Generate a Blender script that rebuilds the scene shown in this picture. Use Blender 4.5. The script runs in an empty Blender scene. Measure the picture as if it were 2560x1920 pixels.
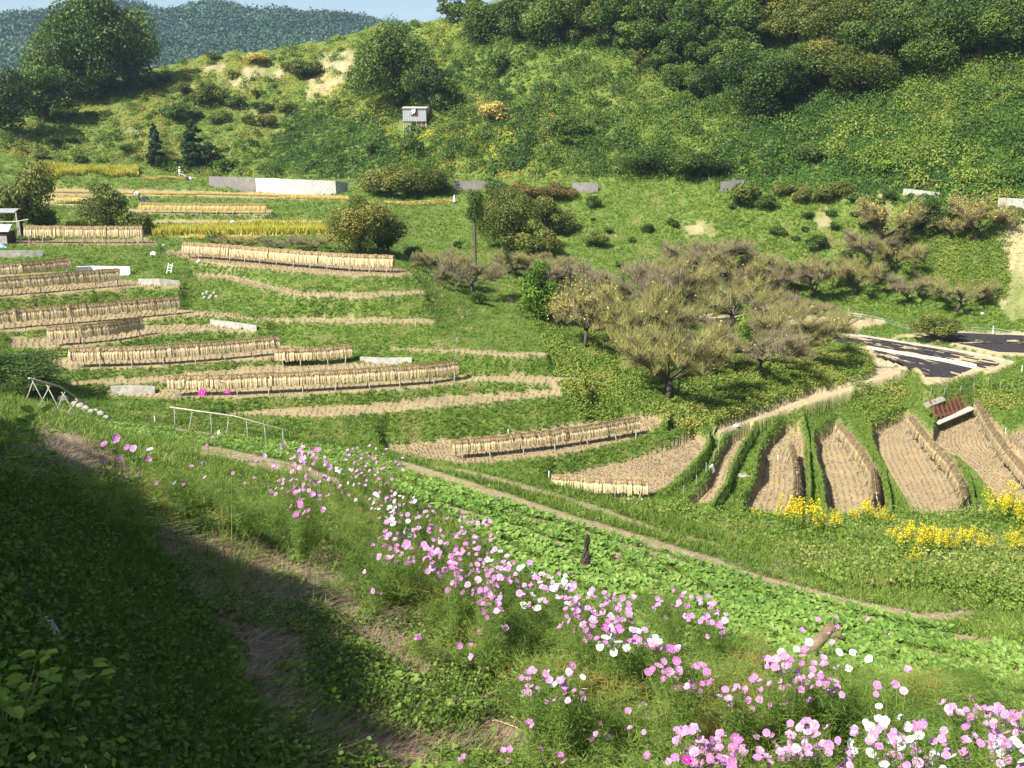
import bpy, math, random
import numpy as np
from math import radians, sin, cos, tan, pi
scene = bpy.context.scene
COL = scene.collection
rng = np.random.default_rng(7)
random.seed(7)

# ------------------------------------------------------------------ camera, sky, sun
F_PX, PITCH = 2490.0, radians(14.0)
cam_data = bpy.data.cameras.new("camera")
cam_data.sensor_width = 36.0
cam_data.lens = 36.0 * F_PX / 2560.0
cam_data.clip_start = 0.05
cam_data.clip_end = 6000
cam = bpy.data.objects.new("camera", cam_data)
COL.objects.link(cam)
cam.location = (0, 0, 0)
cam.rotation_euler = (pi / 2 - PITCH, 0, 0)
scene.camera = cam

SUN_EL, SUN_AZ = radians(45), radians(-133)      # azimuth of the sun from +Y, clockwise; it stands behind left
SUN_DIR = np.array([sin(SUN_AZ) * cos(SUN_EL), cos(SUN_AZ) * cos(SUN_EL), sin(SUN_EL)])
world = bpy.data.worlds.new("World"); scene.world = world
world.use_nodes = True
wn = world.node_tree; wn.nodes.clear()
sky = wn.nodes.new("ShaderNodeTexSky"); sky.sky_type = 'NISHITA'; sky.sun_disc = False
sky.sun_elevation = SUN_EL; sky.sun_rotation = SUN_AZ
sky.air_density = 1.0; sky.dust_density = 1.2; sky.ozone_density = 1.0
bg = wn.nodes.new("ShaderNodeBackground"); bg.inputs['Strength'].default_value = 0.07
wo = wn.nodes.new("ShaderNodeOutputWorld")
wn.links.new(sky.outputs[0], bg.inputs[0]); wn.links.new(bg.outputs[0], wo.inputs[0])
sd = bpy.data.lights.new("sun", 'SUN'); sd.energy = 5.0; sd.angle = radians(0.55); sd.color = (1.0, 0.955, 0.87)
sun = bpy.data.objects.new("sun", sd); COL.objects.link(sun)
from mathutils import Vector, Matrix
sun.rotation_euler = Vector(SUN_DIR).to_track_quat('Z', 'Y').to_euler()
sun.location = (-60, -40, 80)
scene.view_settings.view_transform = 'Standard'
scene.view_settings.look = 'None'
scene.view_settings.exposure = 1.2
scene.view_settings.gamma = 1.0
scene.render.engine = 'CYCLES'
scene.cycles.max_bounces = 6
scene.cycles.diffuse_bounces = 3
scene.cycles.transparent_max_bounces = 6
scene.cycles.volume_bounces = 0

# ------------------------------------------------------------------ sight lines and ground model
def ray(u, v):
    a = (np.asarray(u, float) - 1280) / F_PX
    b = -(np.asarray(v, float) - 960) / F_PX
    x = a
    y = cos(PITCH) + b * sin(PITCH)
    z = -sin(PITCH) + b * cos(PITCH)
    return x, y, z
def azte(u, v):
    x, y, z = ray(u, v)
    return np.arctan2(x, y), -z / np.hypot(x, y)
def wr(u, v, r):                       # the point seen at (u, v), r metres away over the ground
    az, te = azte(u, v)
    return np.array([r * np.sin(az), r * np.cos(az), -r * te])
def dens(pts, n=40):
    """subdivide a polyline of tuples"""
    pts = np.array(pts, float)
    out = []
    for i in range(len(pts) - 1):
        t = np.linspace(0, 1, n, endpoint=False)[:, None]
        out.append(pts[i] * (1 - t) + pts[i + 1] * t)
    out.append(pts[-1:])
    return np.concatenate(out)

# every cut paddy: far edge and near edge as seen from here, both left to right
FIELDS = {
 'N2': ([(1380,1190),(1416,1187),(1562,1156),(1660,1128),(1705,1110),(1737,1095)],
        [(1380,1245),(1500,1250),(1600,1250),(1668,1221),(1721,1181),(1758,1140),(1766,1116),(1737,1095)]),
 'N1': ([(960,1118),(1082,1107),(1200,1098),(1350,1078),(1500,1055),(1613,1040),(1664,1057)],
        [(990,1134),(1066,1148),(1155,1162),(1237,1158),(1400,1136),(1522,1110),(1636,1076),(1664,1059)]),
 'F6': ([(560,1034),(700,1026),(830,1020),(990,1008),(1115,993),(1260,985),(1400,979),(1408,984)],
        [(560,1036),(700,1040),(834,1042),(911,1034),(1115,1014),(1260,1000),(1408,986)]),
 'F5': ([(265,984),(410,979),(550,974),(700,966),(900,958),(1100,948),(1188,943),(1290,941),(1440,944),(1461,950)],
        [(265,990),(407,996),(610,994),(747,988),(900,978),(1074,966),(1176,953),(1290,952),(1461,951)]),
 'S3': ([(975,870),(1150,875),(1270,879),(1367,881)], [(975,873),(1156,882),(1278,889),(1367,884)]),
 'S2': ([(640,796),(830,799),(960,799),(1086,800)], [(640,799),(830,807),(960,807),(1086,805)]),
 'S1': ([(480,685),(575,692),(680,716),(760,731),(900,734),(1062,727)], [(480,689),(570,700),(671,725),(753,739),(900,743),(1062,732)]),
 'FB': ([(410,628),(470,630),(600,638),(800,653),(993,670),(1034,682)], [(410,634),(488,652),(610,666),(732,680),(900,692),(1000,689),(1034,684)]),
 'F4': ([(175,957),(407,941),(549,928),(688,916),(880,907),(993,909)], [(175,963),(410,953),(560,946),(700,936),(900,922),(993,912)]),
 'F3': ([(90,905),(170,899),(400,884),(600,871),(720,866),(760,872)], [(90,925),(203,923),(366,917),(529,905),(684,894),(760,878)]),
 'F3b': ([(24,852),(180,842),(362,818),(448,814),(529,816),(639,829)], [(24,871),(244,862),(407,836),(529,828),(639,832)]),
 'F2': ([(-60,806),(0,801),(300,776),(468,776),(570,783),(667,800)], [(-60,832),(0,829),(163,815),(325,799),(448,789),(570,791),(667,803)]),
 'F1': ([(-60,730),(0,726),(187,709),(312,701),(448,713)], [(-60,747),(0,743),(122,733),(285,721),(346,717),(448,716)]),
 'F1a': ([(-60,692),(0,689),(187,678)], [(-60,700),(0,697),(187,686)]),
 'FA': ([(-60,602),(60,600),(365,598),(395,607)], [(-60,612),(60,612),(200,612),(395,612)]),
 'T1': ([(330,583),(600,583),(830,578)], [(330,590),(600,592),(830,585)]),
 'T2': ([(380,552),(600,553),(870,551)], [(380,556),(600,558),(870,556)]),
 'T3': ([(100,503),(350,524),(680,526)], [(100,508),(350,532),(680,534)]),
 'T4': ([(130,474),(400,478),(640,482),(870,490)], [(130,488),(400,490),(640,495),(870,500)]),
 'N3': ([(1876,1083),(1823,1111),(1800,1150),(1770,1221),(1716,1275)], [(1880,1085),(1871,1097),(1851,1128),(1823,1181),(1810,1225),(1776,1280)]),
 'G1': ([(1994,1079),(1961,1083),(1924,1120),(1904,1152),(1894,1217),(1866,1273),(1850,1300)], [(2000,1079),(2010,1120),(2010,1173),(2014,1225),(2012,1273),(2005,1310)]),
 'G2': ([(2084,1077),(2039,1112),(2037,1146),(2055,1210),(2064,1260),(2068,1310)], [(2098,1077),(2120,1091),(2169,1152),(2198,1199),(2214,1279),(2216,1310)]),
 'G3': ([(2262,1046),(2181,1087),(2186,1140),(2222,1210),(2262,1279),(2280,1310)], [(2292,1063),(2345,1110),(2392,1181),(2413,1225),(2424,1279),(2428,1310)]),
 'G4': ([(2429,1038),(2346,1067),(2331,1107),(2368,1146),(2442,1215),(2470,1252),(2500,1290)], [(2466,1046),(2520,1100),(2570,1150),(2700,1230),(2800,1290)]),
 'G5': ([(2580,1072),(2530,1086),(2514,1095),(2530,1110)], [(2640,1080),(2660,1100),(2640,1150),(2560,1134)]),
 'P':  ([(1782,1079),(1843,1055),(1924,1026),(2026,985),(2148,961),(2193,930),(2186,902)],
        [(1802,1085),(1945,1040),(2067,995),(2193,953),(2230,942),(2274,921),(2230,900)]),
 'M1': ([(2128,866),(2169,869),(2270,888),(2352,900),(2425,914),(2445,926)], [(2128,869),(2189,893),(2270,910),(2303,939),(2315,958),(2352,958),(2413,946),(2445,930)]),
 'M2': ([(2079,843),(2120,835),(2230,851),(2352,871),(2453,888),(2535,907)], [(2079,859),(2160,863),(2270,882),(2425,909),(2474,932),(2535,910)]),
 'M3': ([(2238,838),(2392,830),(2560,836),(2700,840)], [(2238,840),(2311,847),(2392,863),(2494,884),(2560,888),(2700,900)]),
 'M4': ([(1740,790),(2000,790),(2144,801),(2209,802)], [(1740,806),(2000,815),(2148,819),(2209,806)]),
}
D = {'N2': 18.4, 'P': 18.3, 'N3': 18.75, 'G1': 19.3, 'G2': 19.75, 'G3': 20.15, 'G4': 20.45, 'G5': 20.0}
CHAIN = [('N1',['N2'],1.0),('F6',['N1'],.9),('F5',['F6'],1.1),('F4',['F5'],1.6),('S3',['F5'],1.0),('F3',['F4'],1.2),('F3b',['F3'],1.3),
 ('F2',['F3b'],1.3),('S2',['S3','F3','F2'],1.0),('F1',['F2'],1.2),('S1',['S2','F2'],1.0),('F1a',['F1'],1.5),('FB',['S1','F1'],1.2),('FA',['F1a','FB'],1.3),
 ('T1',['FB','FA'],1.0),('T2',['T1'],1.2),('T3',['T2','FA'],1.0),('T4',['T3'],1.0),
 ('M1',['P','G3'],1.4),('M2',['M1'],1.4),('M3',['M2'],1.4),('M4',['M2'],1.2)]
def edge_v(pts, u):
    p = np.array(sorted(pts)); return np.interp(u, p[:, 0], p[:, 1])
for up, lows, s in CHAIN:
    best = 0
    for lo in lows:
        ub = [p[0] for p in FIELDS[lo][0]]; uf = [p[0] for p in FIELDS[up][1]]
        a, b = max(min(ub), min(uf)), min(max(ub), max(uf))
        if b <= a:
            a = b = min(max(uf), max(ub)) if min(uf) < min(ub) else max(min(uf), min(ub))
        for u in np.linspace(a, b, 9):
            tb = azte(u, edge_v(FIELDS[lo][0], u))[1]; tf = azte(u, edge_v(FIELDS[up][1], u))[1]
            best = max(best, (D[lo] + s * D[lo] / tb) / (1 + s / tf))
    D[up] = best
D['FB'] = max(D['FB'], 0)

NPH, NRR = 940, 1040
PH0, PH1 = radians(-33), radians(33)
R0, R1 = 1.15, 340.0
LR0, LR1 = math.log(R0), math.log(R1)
PHI = np.linspace(PH0, PH1, NPH); LRR = np.linspace(LR0, LR1, NRR); RR = np.exp(LRR)
fix = np.zeros((NRR, NPH), bool); Z = np.zeros((NRR, NPH)); ZONE = np.zeros((NRR, NPH), np.int16)
def gi(az, r):
    return (np.log(r) - LR0) / (LR1 - LR0) * (NRR - 1), (az - PH0) / (PH1 - PH0) * (NPH - 1)
def poly_mask(pi_, pj):
    """even-odd test over the grid for a polygon in grid coordinates"""
    i0, i1 = max(0, int(pi_.min())), min(NRR - 1, int(pi_.max()) + 1)
    j0, j1 = max(0, int(pj.min())), min(NPH - 1, int(pj.max()) + 1)
    m = np.zeros((NRR, NPH), bool)
    if i1 < i0 or j1 < j0: return m
    I, J = np.mgrid[i0:i1 + 1, j0:j1 + 1]
    c = np.zeros(I.shape, bool)
    n = len(pi_)
    for k in range(n):
        y0, x0, y1, x1 = pi_[k], pj[k], pi_[(k + 1) % n], pj[(k + 1) % n]
        if y0 == y1: continue
        cond = (y0 > I) != (y1 > I)
        c ^= cond & (J < (x1 - x0) * (I - y0) / (y1 - y0) + x0)
    m[i0:i1 + 1, j0:j1 + 1] = c
    return m
FZ = {}
for k, (name, (A, B)) in enumerate(FIELDS.items()):
    P_ = np.concatenate([dens(A, 6), dens(B, 6)[::-1]])
    az, te = azte(P_[:, 0], P_[:, 1]); r = D[name] / te
    gi_, gj_ = gi(az, r)
    m = poly_mask(gi_, gj_)
    fix |= m; Z[m] = -D[name]; ZONE[m] = k + 1
    for q in range(len(az)):          # thin tips still count
        a_, b_ = int(round(gi_[q])), int(round(gj_[q]))
        if 0 <= a_ < NRR and 0 <= b_ < NPH and not fix[a_, b_]:
            fix[a_, b_] = True; Z[a_, b_] = -D[name]
CREST = [(-260,975,16),(0,990,24),(60,1000,36),(120,1012,40),(260,1050,39),(420,1066,38),(560,1082,36.5),(740,1105,33),(900,1122,31),(1000,1142,30),
 (1100,1160,29),(1250,1182,28),(1370,1200,27.5),(1500,1235,27),(1640,1252,27),(1780,1285,27.5),(1900,1296,28),(2000,1292,29),(2200,1292,31),(2350,1288,32),(2560,1262,34),(2860,1250,36)]
CURVES = [CREST,
 [(-300,1070,9),(0,1078,12),(120,1085,16),(260,1100,20),(560,1145,22),(900,1205,20),(1200,1290,19),(1500,1385,17),(1800,1450,17),(2100,1500,17),(2400,1580,15),(2900,1650,13)],
 [(-300,1180,5.6),(0,1200,7.4),(250,1230,9.4),(560,1290,10.6),(850,1420,10.0),(1050,1560,8.4),(1300,1650,7.7),(1550,1700,7.7),(1900,1760,7.6),(2200,1850,7.0),(2900,1950,6.3)],
 [(-400,1450,4.0),(0,1500,4.8),(400,1700,4.9),(700,1900,4.5),(1280,2000,4.8),(2000,2050,5.0),(2900,2150,4.8)],
 # bank below the last left paddies, just over the foreground crest
 [(-200,1000,57),(100,1012,57),(300,1046,56),(560,1078,55.5),(740,1098,54.5),(930,1120,54)],
 # bank over the sandy path, orchard floor, slope foot
 [(1450,930,67),(1560,955,66),(1700,960,67),(1800,955,70),(1900,925,74),(2050,885,82),(2140,855,88)],
 [(1180,800,76),(1300,790,80),(1500,790,87),(1740,812,92)],
 [(1100,700,90),(1300,690,97),(1500,700,100),(1900,720,105),(2140,765,106),(2400,800,104),(2560,800,102),(2800,800,100)],
 [(1000,600,112),(1300,600,114),(1500,600,112),(1900,600,112),(2300,640,110),(2800,640,106)],
 [(-200,433,160),(40,433,158),(250,441,156),(480,451,152)],
 [(-200,424,164),(40,424,163),(250,428,162),(480,438,158)],
 # hill foot with the farm road
 [(-300,416,168),(0,416,168),(350,410,165),(520,434,160),(700,440,151),(890,450,146),(1100,448,138),(1300,445,134),(1500,440,130),(1700,440,126),(1850,445,123),(2000,435,121),(2200,455,118),(2350,480,116),(2560,492,112),(2900,500,110)],
 [(-300,370,172),(0,350,172),(200,330,178),(500,300,178),(700,300,174),(900,300,164),(1100,280,156),(1400,250,150),(1800,230,145),(2200,260,139),(2560,290,131),(2900,300,128)],
 [(-300,380,182),(0,300,192),(100,262,196),(200,215,201),(330,172,204),(455,141,206),(560,130,208),(700,110,206),(800,97,204),(870,87,201),(1000,52,196),(1160,24,191),(1250,-5,188),(1400,-60,186),(1800,-150,181),(2200,-200,176),(2900,-250,170)],
]
SKY = CURVES[-1]
extra = []
sk = dens(SKY, 40)
extra.append([(p[0], p[1], p[2], p[2] + 28, -12 if p[0] < 1250 else 3) for p in sk])
cr = dens(CREST, 40)
extra.append([(p[0], p[1], p[2], p[2] + 3, -1.7) for p in cr])
extra.append([(p[0], p[1], p[2], p[2] + .6 * (48 - p[2]), -3.2) for p in cr])
def put(az, r, z):
    a_, b_ = gi(az, r); a_ = np.round(a_).astype(int); b_ = np.round(b_).astype(int)
    ok = (a_ >= 0) & (a_ < NRR) & (b_ >= 0) & (b_ < NPH)
    a_, b_, z = a_[ok], b_[ok], np.asarray(z)[ok]
    free = ~fix[a_, b_] | (ZONE[a_, b_] == 0)
    a_, b_, z = a_[free], b_[free], z[free]
    fix[a_, b_] = True; Z[a_, b_] = z
for name, left, dd in (('G1', 'N3', .25), ('G2', 'G1', .2), ('G3', 'G2', .2), ('G4', 'G3', .2), ('G5', 'G4', 0)):   # grassed banks that end in a cut edge above the next paddy
    p = dens(FIELDS[name][0], 200); az, te = azte(p[:, 0] - 5, p[:, 1] - 9); put(az, (D[left] - dd) / te, np.full(len(p), -(D[left] - dd)))
for c in CURVES:
    p = dens(c, 260); az, te = azte(p[:, 0], p[:, 1]); put(az, p[:, 2], -te * p[:, 2])
for c in extra:
    p = dens(np.array(c), 12); az, te = azte(p[:, 0], p[:, 1])
    if p[0, 4] == -1.7 or p[0, 4] == -3.2: put(az, p[:, 3], -te * p[:, 3] + p[:, 4])
    else: put(az, p[:, 3], -te * p[:, 2] + p[:, 4])
fix[0, :] = True; Z[0, :] = np.interp(PHI, [PH0, 0, PH1], [-1.15, -1.55, -1.75])
fix[-1, :] = True; Z[-1, :] = np.interp(PHI, [PH0, 0, PH1], [-14, 0, 34])
def relax(z, f, v, it, w=1.75):
    I, J = np.mgrid[0:z.shape[0], 0:z.shape[1]]
    par = ((I + J) % 2).astype(bool)
    masks = [(~f) & par, (~f) & ~par]
    for _ in range(it):
        for m in masks:
            p = np.pad(z, 1, mode='edge')
            avg = .25 * (p[:-2, 1:-1] + p[2:, 1:-1] + p[1:-1, :-2] + p[1:-1, 2:])
            z = np.where(m, z + w * (avg - z), z)
    return z
zc = None
for s in (20, 10, 5, 2, 1):
    if s == 1: f, v = fix, Z
    else:
        nr, nc = -(-NRR // s), -(-NPH // s)
        fp = np.zeros((nr * s, nc * s)); vp = np.zeros((nr * s, nc * s))
        fp[:NRR, :NPH] = fix; vp[:NRR, :NPH] = Z * fix
        cnt = fp.reshape(nr, s, nc, s).sum((1, 3)); sm = vp.reshape(nr, s, nc, s).sum((1, 3))
        f = cnt > 0; v = sm / np.maximum(cnt, 1)
    if zc is None: z = np.where(f, v, v[f].mean())
    else:
        ii = np.linspace(0, zc.shape[0] - 1, f.shape[0]); jj = np.linspace(0, zc.shape[1] - 1, f.shape[1])
        i0 = np.minimum(ii.astype(int), zc.shape[0] - 2); j0 = np.minimum(jj.astype(int), zc.shape[1] - 2)
        fi = (ii - i0)[:, None]; fj = (jj - j0)[None, :]
        zi = zc[i0][:, j0] * (1 - fi) * (1 - fj) + zc[i0 + 1][:, j0] * fi * (1 - fj) + zc[i0][:, j0 + 1] * (1 - fi) * fj + zc[i0 + 1][:, j0 + 1] * fi * fj
        z = np.where(f, v, zi)
    zc = relax(z, f, v, {20: 400, 10: 200, 5: 120, 2: 60, 1: 40}[s])
Z = zc
def vnoise(x, y, seed=0):
    """smooth value noise"""
    xi = np.floor(x).astype(np.int64); yi = np.floor(y).astype(np.int64); xf = x - xi; yf = y - yi
    xf = xf * xf * (3 - 2 * xf); yf = yf * yf * (3 - 2 * yf)
    def h(a, b):
        n = (a * 374761393 + b * 668265263 + seed * 1442695041) & 0xffffffff
        n = ((n ^ (n >> 13)) * 1274126177) & 0xffffffff
        return ((n ^ (n >> 16)) & 0xffff) / 65535.0
    return (h(xi, yi) * (1 - xf) + h(xi + 1, yi) * xf) * (1 - yf) + (h(xi, yi + 1) * (1 - xf) + h(xi + 1, yi + 1) * xf) * yf
def fbm(x, y, seed=0, oc=4):
    s, a, t = 0, 1, 0
    for o in range(oc):
        s = s + a * vnoise(x * 2 ** o, y * 2 ** o, seed + o); t += a; a *= .5
    return s / t
GX = RR[:, None] * np.sin(PHI)[None, :]; GY = RR[:, None] * np.cos(PHI)[None, :]
crest_az, crest_te = azte(cr[:, 0], cr[:, 1])
CREST_R = np.interp(PHI, crest_az, cr[:, 2])
FG = RR[:, None] < (CREST_R[None, :] + .8)
soil = (ZONE > 0)
nat = ~soil
# soften the creases of the hand-laid curves on the wild slopes
for _ in range(10):
    p = np.pad(Z, 1, mode='edge')
    avg = .25 * (p[:-2, 1:-1] + p[2:, 1:-1] + p[1:-1, :-2] + p[1:-1, 2:])
    m = nat & (FG | (RR[:, None] > 100))
    Z = np.where(m, avg, Z)
sb = np.pad(soil, 2, mode='edge').astype(float)
rim = sum(sb[i:i + NRR, j:j + NPH] for i in range(5) for j in range(5))
rim = (rim > 0) & (rim < 25) & ~FG
for _ in range(2):
    p = np.pad(Z, 1, mode='edge')
    avg = (p[:-2, 1:-1] + p[2:, 1:-1] + 3 * p[1:-1, :-2] + 3 * p[1:-1, 2:]) / 8
    Z = np.where(rim, .45 * Z + .55 * avg, Z)
near = FG.astype(float)
amp = np.where(FG, .09, np.clip((RR[:, None] - 45) / 80, .12, .9) * np.ones_like(Z))
far_amp = np.clip((RR[:, None] - 118) / 40, 0, 1)
wild = np.where(nat, 1.0, 0.0)
for _ in range(3):
    p = np.pad(wild, 1, mode='edge'); wild = np.minimum(wild, .25 * (p[:-2, 1:-1] + p[2:, 1:-1] + p[1:-1, :-2] + p[1:-1, 2:]))
Z += wild * (np.where(FG, .10 * (fbm(GX * 1.2, GY * 1.2, 3) - .5) + .05 * (fbm(GX * 6, GY * 6, 9) - .5),
             .30 * (fbm(GX * .5, GY * .5, 5) - .5) + far_amp * (3.0 * (fbm(GX * .08, GY * .08, 11) - .5) + 1.8 * (fbm(GX * .3, GY * .3, 15) - .5))))
bs = soil.astype(float)
for _ in range(7):
    p = np.pad(bs, 1, mode='edge'); bs = (p[:-2, 1:-1] + p[2:, 1:-1] + p[1:-1, :-2] + p[1:-1, 2:] + p[1:-1, 1:-1]) / 5
mound = np.clip(1 - bs, 0, 1) * (bs > .01) * nat * (RR[:, None] > 46) * (RR[:, None] < 82) * (GX > 7)
Z += .65 * np.sqrt(np.clip(mound, 0, 1)) * np.clip((GX - 7) / 3, 0, 1)
Z += np.where(soil, .03 * (fbm(GX * 3, GY * 3, 21) - .5), 0)

def ground_z(x, y):
    az = np.arctan2(x, y); r = np.hypot(x, y)
    a, b = gi(az, np.clip(r, R0, R1 * .999)); a = np.clip(a, 0, NRR - 1.001); b = np.clip(b, 0, NPH - 1.001)
    i = a.astype(int) if hasattr(a, 'astype') else int(a); j = b.astype(int) if hasattr(b, 'astype') else int(b)
    fa, fb = a - i, b - j
    return (Z[i, j] * (1 - fb) + Z[i, j + 1] * fb) * (1 - fa) + (Z[i + 1, j] * (1 - fb) + Z[i + 1, j + 1] * fb) * fa
def at(u, v, rmin=None, rmax=None):
    """where the sight line through (u, v) first meets the ground"""
    az, te = azte(float(u), float(v))
    b = np.clip((az - PH0) / (PH1 - PH0) * (NPH - 1), 0, NPH - 1.001); j = int(b); fb = b - j
    col = Z[:, j] * (1 - fb) + Z[:, j + 1] * fb
    g = col + te * RR
    ok = g >= 0
    ok &= RR > (rmin or 1.3)
    if rmax: ok |= RR >= rmax
    k = int(np.argmax(ok))
    if not ok.any(): k = NRR - 1
    if k > 0 and not ok[k - 1] and g[k] > g[k - 1] and g[k - 1] < 0:
        t = -g[k - 1] / (g[k] - g[k - 1]); r = RR[k - 1] * (1 - t) + RR[k] * t
    else: r = RR[k]
    x, y = r * sin(az), r * cos(az)
    return Vector((x, y, float(ground_z(x, y))))
def pxm(p):                                  # photo pixels per metre at a point
    return F_PX / (p[1] * cos(PITCH) - p[2] * sin(PITCH))
def uv_of(x, y, z):
    fwd = y * cos(PITCH) - z * sin(PITCH); up = y * sin(PITCH) + z * cos(PITCH)
    return 1280 + F_PX * x / fwd, 960 - F_PX * up / fwd
# ------------------------------------------------------------------ materials
def nodes_of(name):
    m = bpy.data.materials.new(name); m.use_nodes = True
    nt = m.node_tree; nt.nodes.clear()
    return m, nt, nt.nodes.new, nt.links.new
def srgb(h):
    c = [int(h[i:i + 2], 16) / 255 for i in (0, 2, 4)]
    return tuple((x / 12.92 if x <= .04045 else ((x + .055) / 1.055) ** 2.4) for x in c) + (1,)
def ramp(N, stops, interp='LINEAR'):
    r = N("ShaderNodeValToRGB"); r.color_ramp.interpolation = interp
    el = r.color_ramp.elements
    while len(el) < len(stops): el.new(.5)
    for e, (p, c) in zip(el, stops):
        e.position = p; e.color = c if len(c) == 4 else tuple(c) + (1,)
    return r
def mat_plain(name, c1, c2=None, scale=6.0, rough=.85, bump=.3, metal=0.0, spec=.3, detail=6):
    m, nt, N, L = nodes_of(name)
    b = N("ShaderNodeBsdfPrincipled"); o = N("ShaderNodeOutputMaterial"); L(b.outputs[0], o.inputs[0])
    b.inputs['Roughness'].default_value = rough; b.inputs['Metallic'].default_value = metal
    b.inputs['Specular IOR Level'].default_value = spec
    t = N("ShaderNodeTexCoord"); n = N("ShaderNodeTexNoise"); n.inputs['Scale'].default_value = scale; n.inputs['Detail'].default_value = detail
    L(t.outputs['Object'], n.inputs['Vector'])
    c2 = c2 or tuple(x * .6 for x in c1)
    r = ramp(N, [(.3, c2), (.7, c1)]); L(n.outputs[0], r.inputs[0]); L(r.outputs[0], b.inputs['Base Color'])
    if bump:
        bp = N("ShaderNodeBump"); bp.inputs['Strength'].default_value = bump; bp.inputs['Distance'].default_value = .05
        L(n.outputs[0], bp.inputs['Height']); L(bp.outputs[0], b.inputs['Normal'])
    return m
def mat_leaf(name, stops, trans=.3, rough=.6, spec=.25):
    """leaf colour from the per-face 'tint' value, light passing through"""
    m, nt, N, L = nodes_of(name)
    a = N("ShaderNodeAttribute"); a.attribute_name = 'tint'
    r = ramp(N, stops); L(a.outputs['Fac'], r.inputs[0])
    b = N("ShaderNodeBsdfPrincipled"); b.inputs['Roughness'].default_value = rough; b.inputs['Specular IOR Level'].default_value = spec
    L(r.outputs[0], b.inputs['Base Color'])
    o = N("ShaderNodeOutputMaterial")
    if trans > 0:
        t = N("ShaderNodeBsdfTranslucent"); L(r.outputs[0], t.inputs['Color'])
        mx = N("ShaderNodeMixShader"); mx.inputs[0].default_value = trans
        L(b.outputs[0], mx.inputs[1]); L(t.outputs[0], mx.inputs[2]); L(mx.outputs[0], o.inputs[0])
    else: L(b.outputs[0], o.inputs[0])
    return m
M = {}
def G(r, g, b): return (r, g, b, 1)
M['hill_leaf'] = mat_leaf('hill undergrowth leaves', [(0, G(.035,.08,.012)), (.3, G(.09,.16,.022)), (.55, G(.17,.24,.035)), (.75, G(.26,.29,.05)), (.9, G(.34,.30,.09)), (1, G(.42,.33,.04))])
M['kudzu'] = mat_leaf('kudzu leaves', [(0, G(.03,.08,.012)), (.5, G(.075,.155,.022)), (1, G(.15,.24,.035))])
M['bank_grass'] = mat_leaf('bank grass blades', [(0, G(.07,.135,.016)), (.35, G(.14,.24,.03)), (.65, G(.23,.33,.06)), (.85, G(.36,.34,.12)), (1, G(.48,.40,.21))], trans=.35)
M['tree_leaf'] = mat_leaf('broadleaf tree leaves', [(0, G(.022,.05,.009)), (.5, G(.062,.115,.019)), (1, G(.16,.225,.04))], rough=.5)
M['olive_leaf'] = mat_leaf('olive green tree leaves', [(0, G(.05,.075,.012)), (.5, G(.12,.15,.026)), (.85, G(.21,.22,.05)), (1, G(.30,.25,.05))], rough=.5)
M['pine_leaf'] = mat_leaf('dark conifer needles', [(0, G(.012,.035,.012)), (.6, G(.03,.07,.022)), (1, G(.06,.11,.03))])
M['lime_leaf'] = mat_leaf('fresh green leaves', [(0, G(.05,.11,.01)), (.5, G(.12,.22,.02)), (1, G(.22,.33,.03))])
M['yellow_leaf'] = mat_leaf('yellow autumn leaves', [(0, G(.26,.21,.04)), (.5, G(.46,.38,.09)), (1, G(.64,.54,.20))])
M['rust_leaf'] = mat_leaf('rusty autumn leaves', [(0, G(.09,.09,.02)), (.5, G(.22,.17,.05)), (1, G(.16,.19,.03))])
M['twig'] = mat_leaf('grey brown twigs', [(0, G(.09,.07,.06)), (.45, G(.19,.15,.12)), (.7, G(.22,.19,.085)), (1, G(.27,.27,.07))], trans=0, rough=.9)
M['beam'] = mat_plain('straw stained pole', (.34,.27,.18), (.20,.15,.10), 14, .9, .3)
M['bark'] = mat_plain('tree bark', (.15,.115,.085), (.05,.04,.03), 9, .95, .6)
M['straw'] = mat_leaf('dried rice straw', [(0, G(.26,.19,.09)), (.5, G(.54,.43,.24)), (1, G(.74,.62,.38))], trans=.15, rough=.8)
M['straw_top'] = mat_leaf('cut straw butts', [(0, G(.16,.11,.055)), (.6, G(.35,.26,.14)), (1, G(.57,.45,.26))], trans=.05, rough=.9)
M['fresh_straw'] = mat_leaf('fresh cut rice straw', [(0, G(.34,.27,.06)), (.6, G(.56,.44,.12)), (1, G(.68,.55,.22))], trans=.2)
M['ripe_rice'] = mat_leaf('standing ripe rice', [(0, G(.28,.28,.04)), (.5, G(.48,.45,.06)), (1, G(.62,.56,.16))], trans=.25)
M['pole'] = mat_plain('weathered pole wood', (.55,.50,.43), (.30,.26,.21), 14, .85, .3)
M['concrete'] = mat_plain('weathered concrete', (.38,.36,.31), (.22,.21,.17), 3, .9, .25)
M['white_wall'] = mat_plain('whitened concrete', (.85,.83,.78), (.66,.64,.60), 2, .9, .1)
M['metal_sheet'] = mat_plain('galvanised sheet', (.55,.56,.57), (.34,.34,.35), 5, .45, .1, metal=.5)
M['log'] = mat_plain('dead log', (.26,.17,.11), (.09,.06,.04), 10, .9, .6)
M['char'] = mat_plain('charred wood', (.09,.07,.055), (.015,.013,.012), 18, .9, .9)
M['rust'] = mat_plain('rusty iron', (.26,.10,.05), (.10,.045,.03), 12, .9, .5)
M['white_plastic'] = mat_plain('white plastic', (.82,.83,.84), (.62,.64,.66), 4, .5, .05)
M['blue_plastic'] = mat_plain('blue plastic', (.32,.50,.68), (.2,.34,.5), 4, .5, .05)
M['dark_cloth'] = mat_plain('dark cloth', (.05,.06,.09), (.02,.025,.04), 8, .9, .2)
M['grey_cloth'] = mat_plain('grey work cloth', (.42,.45,.52), (.30,.32,.38), 8, .9, .2)
M['skin'] = mat_plain('skin', (.45,.26,.17), (.36,.2,.13), 8, .6, .05)
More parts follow.
